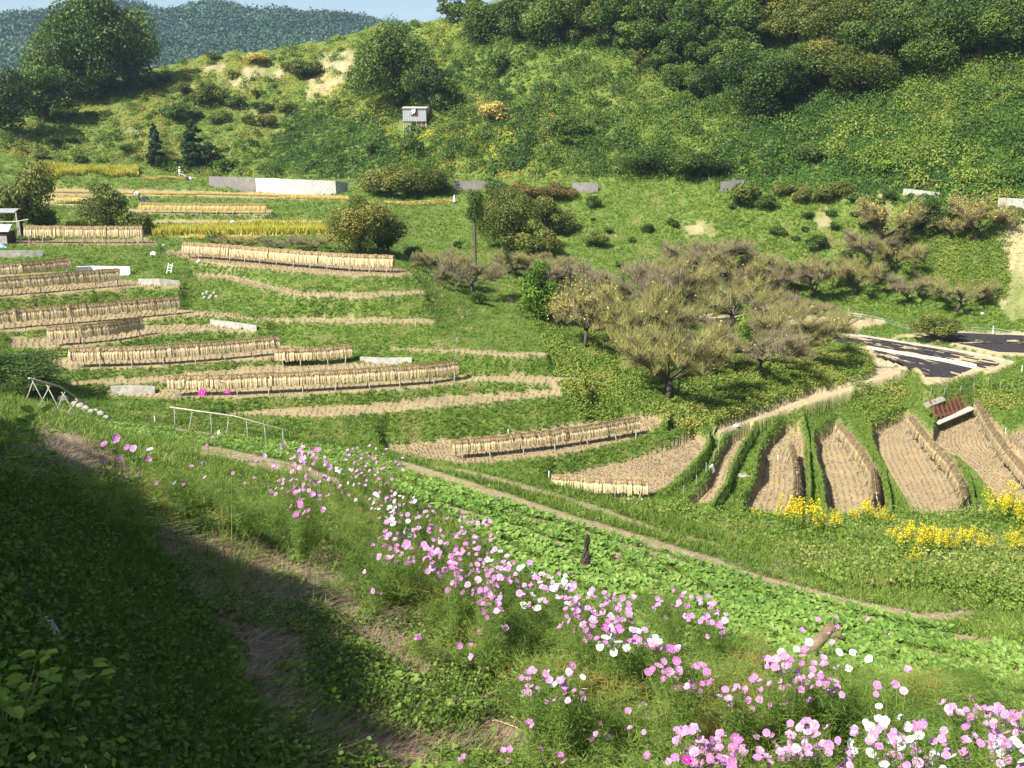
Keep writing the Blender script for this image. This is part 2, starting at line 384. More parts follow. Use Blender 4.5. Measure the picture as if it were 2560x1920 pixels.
M['black_net'] = mat_plain('black shade net', (.045,.038,.042), (.014,.012,.016), 22, .8, .5)
M['green_stem'] = mat_leaf('green plant stems', [(0, G(.10,.17,.03)), (.6, G(.20,.28,.06)), (1, G(.36,.24,.10))], trans=.1)
M['feather'] = mat_leaf('feathery cosmos foliage', [(0, G(.07,.12,.02)), (.5, G(.17,.26,.045)), (.8, G(.26,.33,.07)), (1, G(.40,.25,.09))], trans=.4)
M['petal_pink'] = mat_leaf('pink petals', [(0, G(.46,.15,.42)), (.5, G(.62,.27,.60)), (1, G(.80,.50,.76))], trans=.35, rough=.7)
M['petal_white'] = mat_leaf('white petals', [(0, G(.74,.74,.78)), (1, G(.88,.88,.9))], trans=.35, rough=.7)
M['petal_magenta'] = mat_leaf('magenta petals', [(0, G(.55,.02,.28)), (1, G(.70,.04,.38))], trans=.35, rough=.7)
M['flower_eye'] = mat_plain('yellow flower centre', (.72,.46,.03), (.5,.28,.02), 60, .8, .2)
M['veg'] = mat_leaf('leafy vegetable leaves', [(0, G(.07,.15,.025)), (.5, G(.16,.27,.045)), (1, G(.30,.41,.11))], trans=.35, rough=.45)
M['weed'] = mat_leaf('low weeds', [(0, G(.05,.10,.014)), (.45, G(.12,.20,.026)), (.75, G(.21,.29,.05)), (1, G(.36,.34,.14))], trans=.35)
M['litter'] = mat_leaf('dry stems and litter', [(0, G(.10,.065,.04)), (.5, G(.27,.18,.11)), (1, G(.50,.40,.27))], trans=.05, rough=.9)
M['goldenrod'] = mat_leaf('goldenrod flower plumes', [(0, G(.52,.40,.01)), (1, G(.86,.70,.03))], trans=.3)
M['paleline'] = mat_leaf('pale dried vine', [(0, G(.42,.36,.14)), (1, G(.60,.52,.26))], trans=.05)

# ------------------------------------------------------------------ mesh helpers
def set_props(o, label=None, cat=None, group=None, kind=None):
    if label: o['label'] = label
    if cat: o['category'] = cat
    if group: o['group'] = group
    if kind: o['kind'] = kind
    return o
def tri_mesh(name, V_, T_, tint=None, mat=None, smooth=False, k=3):
    """k-sided faces from arrays; tint per face"""
    me = bpy.data.meshes.new(name)
    V_ = np.ascontiguousarray(V_, np.float32); T_ = np.ascontiguousarray(T_, np.int32).reshape(-1, k)
    me.vertices.add(len(V_)); me.vertices.foreach_set('co', V_.ravel())
    me.loops.add(T_.size); me.loops.foreach_set('vertex_index', T_.ravel())
    me.polygons.add(len(T_)); me.polygons.foreach_set('loop_start', np.arange(0, T_.size, k, dtype=np.int32))
    me.polygons.foreach_set('use_smooth', np.full(len(T_), smooth))
    if tint is not None:
        a = me.attributes.new('tint', 'FLOAT', 'FACE'); a.data.foreach_set('value', np.clip(tint, 0, 1).astype(np.float32))
    me.update(calc_edges=True)
    if mat: me.materials.append(mat if not isinstance(mat, str) else M[mat])
    return me
def link(name, me, parent=None, loc=None):
    o = bpy.data.objects.new(name, me); COL.objects.link(o)
    if parent is not None: o.parent = parent
    if loc is not None: o.location = loc
    return o
def empty(name, loc, label, cat, group=None, rz=0, scale=None):
    o = bpy.data.objects.new(name, None); COL.objects.link(o)
    o.location = loc; o.rotation_euler = (0, 0, rz); o.empty_display_size = .2
    if scale: o.scale = scale
    return set_props(o, label, cat, group)
class MB:
    """collects solids into one mesh"""
    def __init__(s): s.v = []; s.f = []
    def add(s, v, f):
        b = len(s.v); s.v += [tuple(map(float, p)) for p in v]; s.f += [tuple(b + i for i in q) for q in f]; return s
    def box(s, c, d, R=None, taper=1.0):
        x, y, z = d[0] / 2, d[1] / 2, d[2] / 2
        vs = [Vector((sx * x * (taper if sz > 0 else 1), sy * y * (taper if sz > 0 else 1), sz * z)) for sz in (-1, 1) for sy in (-1, 1) for sx in (-1, 1)]
        if R is not None: vs = [R @ p for p in vs]
        vs = [p + Vector(c) for p in vs]
        return s.add(vs, [(0,2,3,1),(4,5,7,6),(0,1,5,4),(2,6,7,3),(0,4,6,2),(1,3,7,5)])
    def tube(s, pts, rad, n=6, cap=True):
        pts = [Vector(p) for p in pts]
        if not hasattr(rad, '__len__'): rad = [rad] * len(pts)
        rings = []
        for i, p in enumerate(pts):
            t = (pts[min(i + 1, len(pts) - 1)] - pts[max(i - 1, 0)])
            if t.length < 1e-9: t = Vector((0, 0, 1))
            t.normalize()
            a = t.cross(Vector((0, 0, 1)) if abs(t.z) < .9 else Vector((1, 0, 0))).normalized(); b = t.cross(a)
            rings += [p + (a * cos(2 * pi * k / n) + b * sin(2 * pi * k / n)) * rad[i] for k in range(n)]
        f = []
        for i in range(len(pts) - 1):
            for k in range(n):
                f.append((i * n + k, i * n + (k + 1) % n, (i + 1) * n + (k + 1) % n, (i + 1) * n + k))
        if cap: f += [tuple(range(n))[::-1], tuple((len(pts) - 1) * n + k for k in range(n))]
        return s.add(rings, f)
    def lathe(s, c, prof, n=12, R=None):
        vs = [Vector((r * cos(2 * pi * k / n), r * sin(2 * pi * k / n), z)) for r, z in prof for k in range(n)]
        if R is not None: vs = [R @ p for p in vs]
        vs = [p + Vector(c) for p in vs]
        f = [(i * n + k, i * n + (k + 1) % n, (i + 1) * n + (k + 1) % n, (i + 1) * n + k) for i in range(len(prof) - 1) for k in range(n)]
        return s.add(vs, f)
    def mesh(s, name, mat, smooth=False, tint=None):
        me = bpy.data.meshes.new(name); me.from_pydata(s.v, [], s.f)
        if smooth: me.polygons.foreach_set('use_smooth', [True] * len(me.polygons))
        if tint is not None:
            a = me.attributes.new('tint', 'FLOAT', 'FACE'); a.data.foreach_set('value', np.full(len(me.polygons), tint, np.float32))
        me.update(); me.materials.append(M[mat] if isinstance(mat, str) else mat)
        return me
    def obj(s, name, mat, parent=None, smooth=False, loc=None, tint=None):
        return link(name, s.mesh(name, mat, smooth, tint), parent, loc)

# ------------------------------------------------------------------ the ground sheet
UU, VV = uv_of(GX, GY, Z)
def in_poly(pts, U=UU, V=VV):
    pts = np.array(pts, float); c = np.zeros(U.shape, bool); n = len(pts)
    for k in range(n):
        x0, y0 = pts[k]; x1, y1 = pts[(k + 1) % n]
        if y0 == y1: continue
        c ^= ((y0 > V) != (y1 > V)) & (U < (x1 - x0) * (V - y0) / (y1 - y0) + x0)
    return c
def blur(a, n=1):
    for _ in range(n):
        p = np.pad(a, 1, mode='edge')
        a = (p[:-2, 1:-1] + p[2:, 1:-1] + p[1:-1, :-2] + p[1:-1, 2:] + 2 * a) / 6
    return a
TEG = -Z / RR[:, None]
VIS = TEG <= np.minimum.accumulate(TEG, axis=0) + .004
VAL = ~FG
RG = np.broadcast_to(RR[:, None], Z.shape)
wob = (fbm(GX * .9, GY * .9, 40) - .5)
Wd = 14 * wob
def zone(polys, sheet, soft=1, wobble=1.0):
    """sheet: boolean mask; polygon outlines are roughened by noise"""
    m = np.zeros(Z.shape, bool)
    for p in polys: m |= in_poly(p, UU + Wd * wobble, VV + Wd * .5 * wobble)
    return blur((m & sheet).astype(float), soft)
SOILZ = blur((ZONE > 0).astype(float), 1)
HILL = VAL & (RG > np.interp(PHI, *[azte(np.array([p[0] for p in CURVES[11]], float), np.array([p[1] for p in CURVES[11]], float))[0], [p[2] for p in CURVES[11]]])[None, :])
names = list(FIELDS)
# sandy or straw strewn ground
SAND = zone([[(1782,1079),(1924,1026),(2026,985),(2148,961),(2193,930),(2180,898),(2230,898),(2278,921),(2230,945),(2067,998),(1900,1050),(1802,1088)],
             [(2120,865),(2270,888),(2352,900),(2450,928),(2352,960),(2312,960),(2303,937),(2270,910)],
             [(2079,840),(2230,850),(2352,871),(2540,907),(2474,934),(2270,884)],
             [(2235,838),(2392,829),(2700,836),(2700,900),(2494,886),(2311,848)],
             [(1740,788),(2000,788),(2209,800),(2215,808),(2148,821),(1740,808)]], VAL, 1, .15)
PALE = zone([[(500,172),(560,160),(570,175),(510,185)],[(600,165),(720,170),(690,200),(610,190)],[(545,195),(640,200),(620,222),(550,215)],
             [(430,215),(480,210),(490,228),(440,230)],[(445,240),(500,240),(500,252),(450,252)],[(550,265),(620,262),(610,275),(550,275)],[(620,280),(700,278),(690,290),(630,290)],
             [(700,285),(745,275),(740,290),(705,296)],[(640,312),(710,315),(700,328),(650,325)],[(790,150),(880,120),(885,190),(800,250),(760,260)],
             [(560,385),(600,388),(590,398),(560,396)],[(310,320),(350,315),(360,335),(310,335)]], VAL, 5, 2.0)
PALE = np.maximum(PALE, zone([[(2480,560),(2560,540),(2700,560),(2700,820),(2520,800),(2490,760),(2530,700)]], VAL, 2, 1.0))
PALE = np.maximum(PALE, .8 * zone([[(2180,505),(2210,470),(2240,520),(2220,560),(2180,560)],[(2080,470),(2180,480),(2170,495),(2090,488)],[(2030,530),(2070,520),(2080,560),(2040,570)],[(1700,560),(1780,555),(1800,590),(1720,590)]], VAL, 2, 1.5))
# foreground furrows: dry bare tracks between the vegetable rows
TRK = []
def track(pts, w):
    a = np.array(pts, float); L_ = a.copy(); R_ = a.copy(); L_[:, 1] -= w; R_[:, 1] += w
    TRK.append([tuple(p) for p in L_] + [tuple(p) for p in R_[::-1]])
track([(1080,1158),(1300,1215),(1500,1275),(1650,1330),(1800,1365)], 6)
track([(1000,1160),(1200,1225),(1400,1290),(1600,1350),(1760,1400),(1900,1450),(2100,1505),(2300,1545),(2440,1540)], 11)
track([(1250,1275),(1500,1345),(1700,1410),(1900,1470),(2100,1530),(2300,1580),(2560,1620)], 6)
track([(1100,1265),(1300,1330),(1420,1370),(1560,1395)], 9)
track([(500,1125),(620,1150),(760,1180),(860,1220)], 15)
track([(100,1010),(230,1040),(380,1055),(520,1078)], 10)
track([(2000,1560),(2200,1610),(2560,1690)], 5)
BARE = zone(TRK, FG, 2, 1.2) * np.clip(.75 + 3 * (fbm(GX * 1.3, GY * 1.3, 77) - .42), .25, 1)
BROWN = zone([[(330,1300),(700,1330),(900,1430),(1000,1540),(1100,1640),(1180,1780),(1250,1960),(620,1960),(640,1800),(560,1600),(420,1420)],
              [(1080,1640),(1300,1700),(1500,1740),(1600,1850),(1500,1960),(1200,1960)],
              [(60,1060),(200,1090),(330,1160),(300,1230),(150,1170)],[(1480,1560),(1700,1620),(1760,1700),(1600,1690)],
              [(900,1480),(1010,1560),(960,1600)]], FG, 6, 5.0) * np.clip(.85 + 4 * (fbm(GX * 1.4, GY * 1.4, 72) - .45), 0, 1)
FMID = zone([[(1850,1330),(2000,1370),(1950,1390)]], FG, 2, 2.0)
BARE = np.maximum(BARE, .45 * FMID)
VEGROWS = zone([[(220,1058),(420,1072),(560,1090),(740,1110),(900,1130),(1100,1200),(1300,1265),(1500,1320),(1740,1410),(2000,1490),(2300,1560),(2600,1640),(2700,2050),(2300,1900),(2080,1800),(1900,1720),(1700,1640),(1560,1560),(1400,1480),(1240,1380),(1120,1300),(1000,1240),(860,1180),(600,1130),(300,1085)]], FG, 1, .6) * (1 - np.minimum(1, BARE * 1.3))
DRYB = np.clip((fbm(GX * .35, GY * .35, 60) - .52) * 4, 0, 1) * (VAL & ~HILL)
cols = np.zeros(Z.shape + (4,), np.float32)
fieldsoil = np.clip(SOILZ - SAND, 0, 1) * VAL
cols[..., 0] = fieldsoil; cols[..., 1] = np.clip(SAND + PALE * np.clip(.35 + 1.6 * (fbm(GX * .5, GY * .5, 44) - .4), .1, .9), 0, 1); cols[..., 2] = np.maximum(BARE, 0); cols[..., 3] = BROWN
# margins beyond the frame so that the ground carries on to the sides
ext = radians(1.2) * 1.18 ** np.arange(1, 17); ext = np.cumsum(ext)
PA = np.concatenate([PH0 - ext[::-1], PHI, PH1 + ext])
def wide(a): return np.concatenate([np.repeat(a[:, :1], len(ext), 1), a, np.repeat(a[:, -1:], len(ext), 1)], 1)
Zw = wide(Z); Cw = wide(cols)
# ground round the camera's feet and behind
rin = np.array([.05, .4, .8]); Zin = np.array([-1.5, -1.5, -1.52])
Xw = RR[:, None] * np.sin(PA); Yw = RR[:, None] * np.cos(PA)
Vg = np.stack([Xw, Yw, Zw], -1).reshape(-1, 3)
nr_, nc_ = Zw.shape
I, J = np.mgrid[0:nr_ - 1, 0:nc_ - 1]; q = (I * nc_ + J).ravel()
Qg = np.stack([q, q + 1, q + nc_ + 1, q + nc_], 1)
gm, nt, N, L = nodes_of('terraced ground')
tc = N("ShaderNodeNewGeometry"); za = N("ShaderNodeAttribute"); za.attribute_name = 'zone'
sep = N("ShaderNodeSeparateColor"); L(za.outputs['Color'], sep.inputs[0])
def noise(scale, detail=4, rough=.6):
    n = N("ShaderNodeTexNoise"); n.inputs['Scale'].default_value = scale; n.inputs['Detail'].default_value = detail; n.inputs['Roughness'].default_value = rough
    L(tc.outputs['Position'], n.inputs['Vector']); return n
def mix(f, a, b):
    x = N("ShaderNodeMix"); x.data_type = 'RGBA'
    if hasattr(f, 'links'): L(f, x.inputs[0])
    else: x.inputs[0].default_value = f
    for s_, i in ((a, 6), (b, 7)):
        if hasattr(s_, 'links'): L(s_, x.inputs[i])
        else: x.inputs[i].default_value = s_
    return x.outputs[2]
n1 = noise(.55, 6); n2 = noise(4.0, 6, .7); n3 = noise(14, 5, .75)
grass = ramp(N, [(.3, G(.045,.075,.012)), (.5, G(.09,.14,.022)), (.68, G(.17,.19,.05)), (.8, G(.26,.21,.11))]); L(n2.outputs[0], grass.inputs[0])
big = ramp(N, [(.35, G(.07,.13,.02)), (.62, G(.16,.18,.05))]); L(n1.outputs[0], big.inputs[0])
c = mix(.4, grass.outputs[0], big.outputs[0])
soilr = ramp(N, [(.25, G(.20,.15,.08)), (.5, G(.34,.275,.155)), (.75, G(.48,.40,.25))]); L(n3.outputs[0], soilr.inputs[0])
soil2 = ramp(N, [(.3, G(.72,.72,.72)), (.7, G(1.1,1.05,1.0))]); L(n1.outputs[0], soil2.inputs[0])
mul = N("ShaderNodeMix"); mul.data_type = 'RGBA'; mul.blend_type = 'MULTIPLY'; mul.inputs[0].default_value = 1
L(soilr.outputs[0], mul.inputs[6]); L(soil2.outputs[0], mul.inputs[7])
sandr = ramp(N, [(.25, G(.24,.18,.10)), (.5, G(.42,.33,.20)), (.75, G(.56,.46,.30))]); L(n3.outputs[0], sandr.inputs[0])
barer = ramp(N, [(.25, G(.22,.165,.08)), (.5, G(.39,.315,.18)), (.78, G(.52,.44,.27))]); L(n3.outputs[0], barer.inputs[0])
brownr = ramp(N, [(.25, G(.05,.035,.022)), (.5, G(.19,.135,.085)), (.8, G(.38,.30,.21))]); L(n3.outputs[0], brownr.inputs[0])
c = mix(sep.outputs[0], c, mul.outputs[2])
c = mix(sep.outputs[1], c, sandr.outputs[0])
c = mix(sep.outputs[2], c, barer.outputs[0])
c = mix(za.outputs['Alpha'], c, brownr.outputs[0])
b = N("ShaderNodeBsdfPrincipled"); b.inputs['Roughness'].default_value = .95; b.inputs['Specular IOR Level'].default_value = .1
L(c, b.inputs['Base Color'])
bp = N("ShaderNodeBump"); bp.inputs['Strength'].default_value = .8; bp.inputs['Distance'].default_value = .06
L(n3.outputs[0], bp.inputs['Height']); L(bp.outputs[0], b.inputs['Normal'])
o_ = N("ShaderNodeOutputMaterial"); L(b.outputs[0], o_.inputs[0])
me = tri_mesh('ground', Vg, Qg, None, gm, True, 4)
ca = me.attributes.new('zone', 'FLOAT_COLOR', 'POINT'); ca.data.foreach_set('color', Cw.reshape(-1, 4).ravel())
ground = set_props(link('ground', me), kind='structure')
# plain slope behind and around the standpoint
az_ = np.linspace(PA[-1], PA[0] + 2 * pi, 40); rr_ = np.array([.0, 1.15, 4, 15, 60, 340.])
zl = Zw[[0, 0, 100, 350, 600, -1], 0]; zr_ = Zw[[0, 0, 100, 350, 600, -1], -1]
t_ = np.linspace(0, 1, 40)[None, :]; t_ = t_ * t_ * (3 - 2 * t_)
Zb = zr_[:, None] * (1 - t_) + zl[:, None] * t_; Zb = Zb + np.array([0, 0, .8, 3, 14, 30])[:, None] * np.sin(t_ * pi)
Zb[0] = -1.45
Vb = np.stack([rr_[:, None] * np.sin(az_), rr_[:, None] * np.cos(az_), Zb], -1).reshape(-1, 3)
I, J = np.mgrid[0:5, 0:39]; q = (I * 40 + J).ravel()
set_props(link('ground_behind', tri_mesh('ground_behind', Vb, np.stack([q, q + 1, q + 41, q + 40], 1), None, gm, True, 4)), kind='structure').name = 'hillside'

# ------------------------------------------------------------------ far wooded hills
def far_hill(name, ridge, r, depth, seed, base_z=-40):
    p = dens(ridge, 60); az, te = azte(p[:, 0], p[:, 1])
    z = -te * r
    n = len(p); K = 46
    Vv = np.zeros((K, n, 3)); t = np.linspace(0, 1, K)
    for k in range(K):
        rr = r - depth * (1 - t[k]); prof = t[k] ** .8
        zz = base_z + (z - base_z) * prof
        spur = 26 * (fbm(az * r / 90 + 5, np.full(n, t[k] * depth / 120), seed) - .5) * (1 - t[k] ** 6) * 1.6
        Vv[k] = np.stack([(rr + spur) * np.sin(az), (rr + spur) * np.cos(az), zz + 4 * (fbm(az * r / 11, np.full(n, t[k] * depth / 12), seed + 3) - .5)], -1)
    I, J = np.mgrid[0:K - 1, 0:n - 1]; q = (I * n + J).ravel()
    me = tri_mesh(name, Vv.reshape(-1, 3), np.stack([q, q + 1, q + n + 1, q + n], 1), None, M['forest_far'], True, 4)
    set_props(link(name, me), kind='structure')
    return Vv
M['forest_far'] = mat_plain('distant forest', (.075,.115,.035), (.03,.055,.02), .05, 1, 0)
M['far_crown'] = mat_leaf('distant forest crowns', [(0, G(.014,.042,.024)), (.6, G(.035,.085,.048)), (1, G(.065,.12,.065))], trans=0)
# ------------------------------------------------------------------ scattering
dV = np.zeros(Z.shape); dV[:-1] = VV[:-1] - VV[1:]; dV[-1] = dV[-2]
dU = np.zeros(Z.shape); dU[:, :-1] = np.abs(UU[:, 1:] - UU[:, :-1]); dU[:, -1] = dU[:, -2]
PXA = np.clip(dV, .12, 12) * dU * VIS
INF = (UU > -160) & (UU < 2720) & (VV > -420) & (VV < 2080)
def sample(mask, n, power=0.0):
    w = PXA * mask * INF
    if power: w = w * RG ** power
    w = w.ravel(); c = np.cumsum(w)
    if c[-1] <= 0: return np.zeros((0, 3))
    idx = np.searchsorted(c, rng.random(n) * c[-1])
    i, j = idx // NPH, idx % NPH
    a = np.clip(i + rng.random(n) - .5, 0, NRR - 1.01); b = np.clip(j + rng.random(n) - .5, 0, NPH - 1.01)
    r = np.exp(LR0 + a / (NRR - 1) * (LR1 - LR0)); az = PH0 + b / (NPH - 1) * (PH1 - PH0)
    x, y = r * np.sin(az), r * np.cos(az)
    return np.stack([x, y, ground_z(x, y)], 1)
def tufts(P, size, nb, width, lean=.6, tint=.5, tvar=.25, up=1.0):
    n = len(P); size = np.broadcast_to(size, (n,)); tint = np.broadcast_to(tint, (n,))
    th = rng.random((n, nb)) * 2 * pi; ln = lean * (.2 + rng.random((n, nb))); h = up * (.55 + .6 * rng.random((n, nb)))
    s = size[:, None]
    o = np.stack([np.cos(rng.random((n, nb)) * 6.28), np.sin(rng.random((n, nb)) * 6.28), np.zeros((n, nb))], -1) * (.22 * s * rng.random((n, nb)))[..., None]
    base = P[:, None, :] + o; base[..., 2] -= .04 * s
    tip = base + np.stack([np.cos(th) * ln * s, np.sin(th) * ln * s, h * s], -1)
    ph = rng.random((n, nb)) * 2 * pi
    wv = np.stack([np.cos(ph), np.sin(ph), np.zeros((n, nb))], -1) * (width * s / 2)[..., None]
    V_ = np.stack([base - wv, base + wv, tip], 2).reshape(-1, 3)
    T_ = np.arange(len(V_)).reshape(-1, 3)
    tt = (tint[:, None] + (rng.random((n, nb)) - .5) * 2 * tvar).ravel()
    return V_, T_, tt
def leaves(C, size, nrm=None, spread=1.0, tint=.5, tvar=.25, aspect=.7):
    """one four-sided leaf at each point"""
    n = len(C); size = np.broadcast_to(size, (n,))
    N_ = rng.normal(size=(n, 3)) * spread
    N_ = N_ + (nrm if nrm is not None else np.array([0, 0, 1.0]))
    N_ /= np.linalg.norm(N_, axis=1)[:, None] + 1e-9
    a = np.cross(N_, rng.normal(size=(n, 3))); a /= np.linalg.norm(a, axis=1)[:, None] + 1e-9
    b = np.cross(N_, a); s = (size / 2 * (.7 + .6 * rng.random(n)))[:, None]
    V_ = np.stack([C - a * s, C - b * s * aspect, C + a * s, C + b * s * aspect], 1).reshape(-1, 3)
    return V_, np.arange(len(V_)).reshape(-1, 4), np.broadcast_to(tint, (n,)) + (rng.random(n) - .5) * 2 * tvar
def clumps(P, size, nl, leaf, flat=.6, tint=.5, tvar=.25):
    """leafy clump: nl leaves on a low dome round each point"""
    n = len(P); size = np.broadcast_to(size, (n,)); leaf = np.broadcast_to(leaf, (n,)); tint = np.broadcast_to(tint, (n,))
    d = rng.normal(size=(n, nl, 3)); d[..., 2] = np.abs(d[..., 2]); d /= np.linalg.norm(d, axis=2)[..., None]
    q = d * (size[:, None] * (.45 + .3 * rng.random((n, nl))))[..., None]; q[..., 2] *= flat * 1.6
    C = (P[:, None, :] + q).reshape(-1, 3)
    return leaves(C, np.repeat(leaf, nl), d.reshape(-1, 3) * 1.1, .6, np.repeat(tint, nl), tvar)
def join(parts):
    V_, T_, t_, b = [], [], [], 0
    for v, f, t in parts:
        V_.append(v); T_.append(f + b); t_.append(t); b += len(v)
    return np.concatenate(V_), np.concatenate(T_), np.concatenate(t_)
def stuff(name, parts, mat, label, k=3):
    V_, T_, t_ = join(parts)
    o = link(name, tri_mesh(name, V_, T_, t_, mat, False, k)); return set_props(o, label, name.replace('_', ' '), None, 'stuff')

HF = CURVES[11]
SOFT = SOILZ > .45
BANK = VAL & ~SOFT & ~HILL & (SAND < .3)
# --- banks of the terraces and the orchard slope
P = sample(BANK & (PALE < .5), 105000)
noi = fbm(P[:, 0] * .35, P[:, 1] * .35, 33); dry = fbm(P[:, 0] * .8, P[:, 1] * .8, 70)
r_ = np.hypot(P[:, 0], P[:, 1])
tint = .36 + (noi - .5) * .7 + np.clip((dry - .58) * 3.0, 0, .45)
tint = np.where((P[:, 2] < -13) & (P[:, 0] > 7), .30 + .5 * (noi - .4), tint)
parts = [tufts(P, (.13 + .10 * rng.random(len(P))) * np.clip(r_ / 75, .9, 1.6), 6, .26, .9, tint, .16)]
P2 = sample(BANK & (PALE < .5), 3500)
parts.append(tufts(P2, .34 * (.7 + .6 * rng.random(len(P2))), 7, .16, .7, .25 + .25 * rng.random(len(P2)), .15))
stuff('bank_grass', parts, 'bank_grass', 'short rough grass covering the banks between the paddies')
# green ground creepers in the hollow and on the bank over the sandy path
P = sample(VAL & ~SOFT & (zone([[(1450,850),(1560,1010),(1720,1080),(1950,1010),(2190,930),(2170,860),(2050,830),(1800,850),(1600,800),(1480,760)],
    [(1250,640),(1450,1040),(1560,1060),(1500,950),(1420,850),(1330,700)],[(2140,960),(2260,960),(2250,1050),(2180,1060),(2130,1010)],
    [(2440,970),(2560,950),(2560,1010),(2450,1040)],[(2200,600),(2400,560),(2520,560),(2520,760),(2300,690)],[(2470,470),(2560,480),(2560,560),(2480,540)]], VAL, 1, 2) > .4), 9000)
stuff('creepers', [clumps(P, .30 + .3 * rng.random(len(P)), 18, .14, .6, .50 + .7 * (fbm(P[:, 0] * .5, P[:, 1] * .5, 81) - .4), .2)], 'hill_leaf', 'bright green creepers and broad weeds over the hollow banks', 4)
# --- the hill: rough grass on the knoll, bushes, kudzu sheets
KUD = zone([[(675,425),(690,350),(735,300),(800,275),(900,300),(960,330),(1000,400),(900,440)],[(1750,470),(1800,380),(1900,300),(2000,235),(2150,190),(2250,260),(2380,330),(2480,280),(2560,230),(2760,200),(2760,500),(2400,480),(2000,440)]], HILL, 1, 2) > .4
BROWNB = zone([[(2180,190),(2350,150),(2560,110),(2760,100),(2760,220),(2560,240),(2480,280),(2350,360),(2260,430),(2210,380),(2330,290),(2220,230)]], HILL, 1, 2) > .4
KNOLL = zone([[(-200,420),(0,330),(200,220),(460,130),(700,100),(880,80),(900,150),(860,260),(740,300),(680,420)]], HILL, 1, 1) > .4
KUDS = blur((KUD & ~BROWNB).astype(float), 30)
def GRIDV(A, P):
    a, b = gi(np.arctan2(P[:, 0], P[:, 1]), np.hypot(P[:, 0], P[:, 1]))
    return A[np.clip(np.round(a).astype(int), 0, NRR - 1), np.clip(np.round(b).astype(int), 0, NPH - 1)]
def hill_tint(P, seed): return .37 + 1.1 * (fbm(P[:, 0] * .09, P[:, 1] * .09, seed) - .5) + .8 * (fbm(P[:, 0] * .45, P[:, 1] * .45, seed + 4) - .5)
parts = []
RND = rng.random(Z.shape)
P = sample(HILL & ~(KUDS > .5 + .0 * RND) & ~KNOLL, 17000)
yel = fbm(P[:, 0] * .2, P[:, 1] * .2, 91)
big = fbm(P[:, 0] * .16, P[:, 1] * .16, 17)
U_, V_ = uv_of(P[:, 0], P[:, 1], P[:, 2])
tint = hill_tint(P, 50); tint += np.where((yel > .62) & (U_ < 1400), .35, 0)
inb = in_poly([(2180,190),(2350,150),(2560,110),(2760,100),(2760,220),(2560,240),(2480,280),(2350,360),(2260,430),(2210,380),(2330,290),(2220,230)], U_, V_)
tint = np.where(inb, .56 + .6 * (tint - .42), tint)
parts.append(clumps(P, np.clip(.5 + 2.2 * (big - .42), .35, 1.7), 28, .22, .7, tint, .2))
P = sample(HILL & ~KNOLL, 1500)
parts.append(clumps(P, 1.3 + 1.7 * rng.random(len(P)) ** 2, 150, .27, .8, np.clip(hill_tint(P, 66) - .12, .05, .8), .2))
P = sample(HILL & KNOLL, 260)
parts.append(clumps(P, .8 + .8 * rng.random(len(P)), 110, .24, .75, .25, .2))
P = sample(HILL & KNOLL & (PALE < .5), 8000)
parts.append(clumps(P, (.22 + .3 * rng.random(len(P))), 20, .17, .5, .74 + 1.0 * (fbm(P[:, 0] * .12, P[:, 1] * .12, 58) - .5), .22))
stuff('undergrowth', parts, 'hill_leaf', 'tangled undergrowth and rough grass covering the hillside', 4)
P = sample(KUDS > .12, 13000); P = P[rng.random(len(P)) < np.clip(GRIDV(KUDS, P) * 1.3, 0, 1)]
big = fbm(P[:, 0] * .3, P[:, 1] * .3, 19)
stuff('kudzu_vines', [clumps(P, (.5 + .9 * np.clip(big - .35, 0, 1)), 28, .21, .55, .31 + 1.0 * (fbm(P[:, 0] * .2, P[:, 1] * .2, 62) - .5), .22)], 'kudzu', 'dense green creeping vines blanketing the lower hill', 4)
P = sample(HILL & ~KUD & (zone([[(800,180),(880,190),(960,280),(1000,430),(1080,450),(1060,330),(1120,280),(1300,300),(1250,380),(1100,420),(850,330),(780,260)],[(1040,60),(1140,60),(1160,110),(1060,110)],[(1280,90),(1330,90),(1330,115),(1280,115)]], HILL, 2, 5) > .3), 1000)
stuff('goldenrod_patches', [clumps(P, .4, 6, .2, .9, .2, .4)], 'goldenrod', 'patches of yellow flowering weeds on the hill round the hut', 4)
P = sample(PALE * VAL > .4, 1500)
stuff('dry_litter', [tufts(P, .2, 5, .3, 1.6, .7, .25, .4)], 'litter', 'dry mown grass lying on bare patches of the slopes')

# --- stubble: straw butts in rows that follow the paddy edges
def stubble_points(name, row=.34, step=.24):
    A, B = FIELDS[name]
    n = 60
    def res(E):
        E = dens(E, 30); az, te = azte(E[:, 0], E[:, 1]); r = D[name] / te
        P_ = np.stack([r * np.sin(az), r * np.cos(az)], 1)
        d = np.concatenate([[0], np.cumsum(np.linalg.norm(np.diff(P_, axis=0), axis=1))])
        t = np.linspace(0, d[-1], n); return np.stack([np.interp(t, d, P_[:, 0]), np.interp(t, d, P_[:, 1])], 1), d[-1]
    a, la = res(A); b, lb = res(B)
    w = np.linalg.norm(a - b, axis=1); nrow = max(2, int(w.max() / row)); L_ = max(la, lb); out = []
    for k in range(nrow + 1):
        t = k / nrow; c = a * (1 - t) + b * t
        m = int(L_ / step); s = np.linspace(0, n - 1, m) + (rng.random(m) - .5) * .1
        q = np.stack([np.interp(s, np.arange(n), c[:, 0]), np.interp(s, np.arange(n), c[:, 1])], 1)
        ww = np.interp(s, np.arange(n), w)
        keep = rng.random(m) < np.clip(ww / (nrow * row) * 1.3, 0, 1)
        q = q[keep] + rng.normal(size=(keep.sum(), 2)) * .03
        out.append(q)
    q = np.concatenate(out)
    return np.stack([q[:, 0], q[:, 1], ground_z(q[:, 0], q[:, 1])], 1)
sp = []
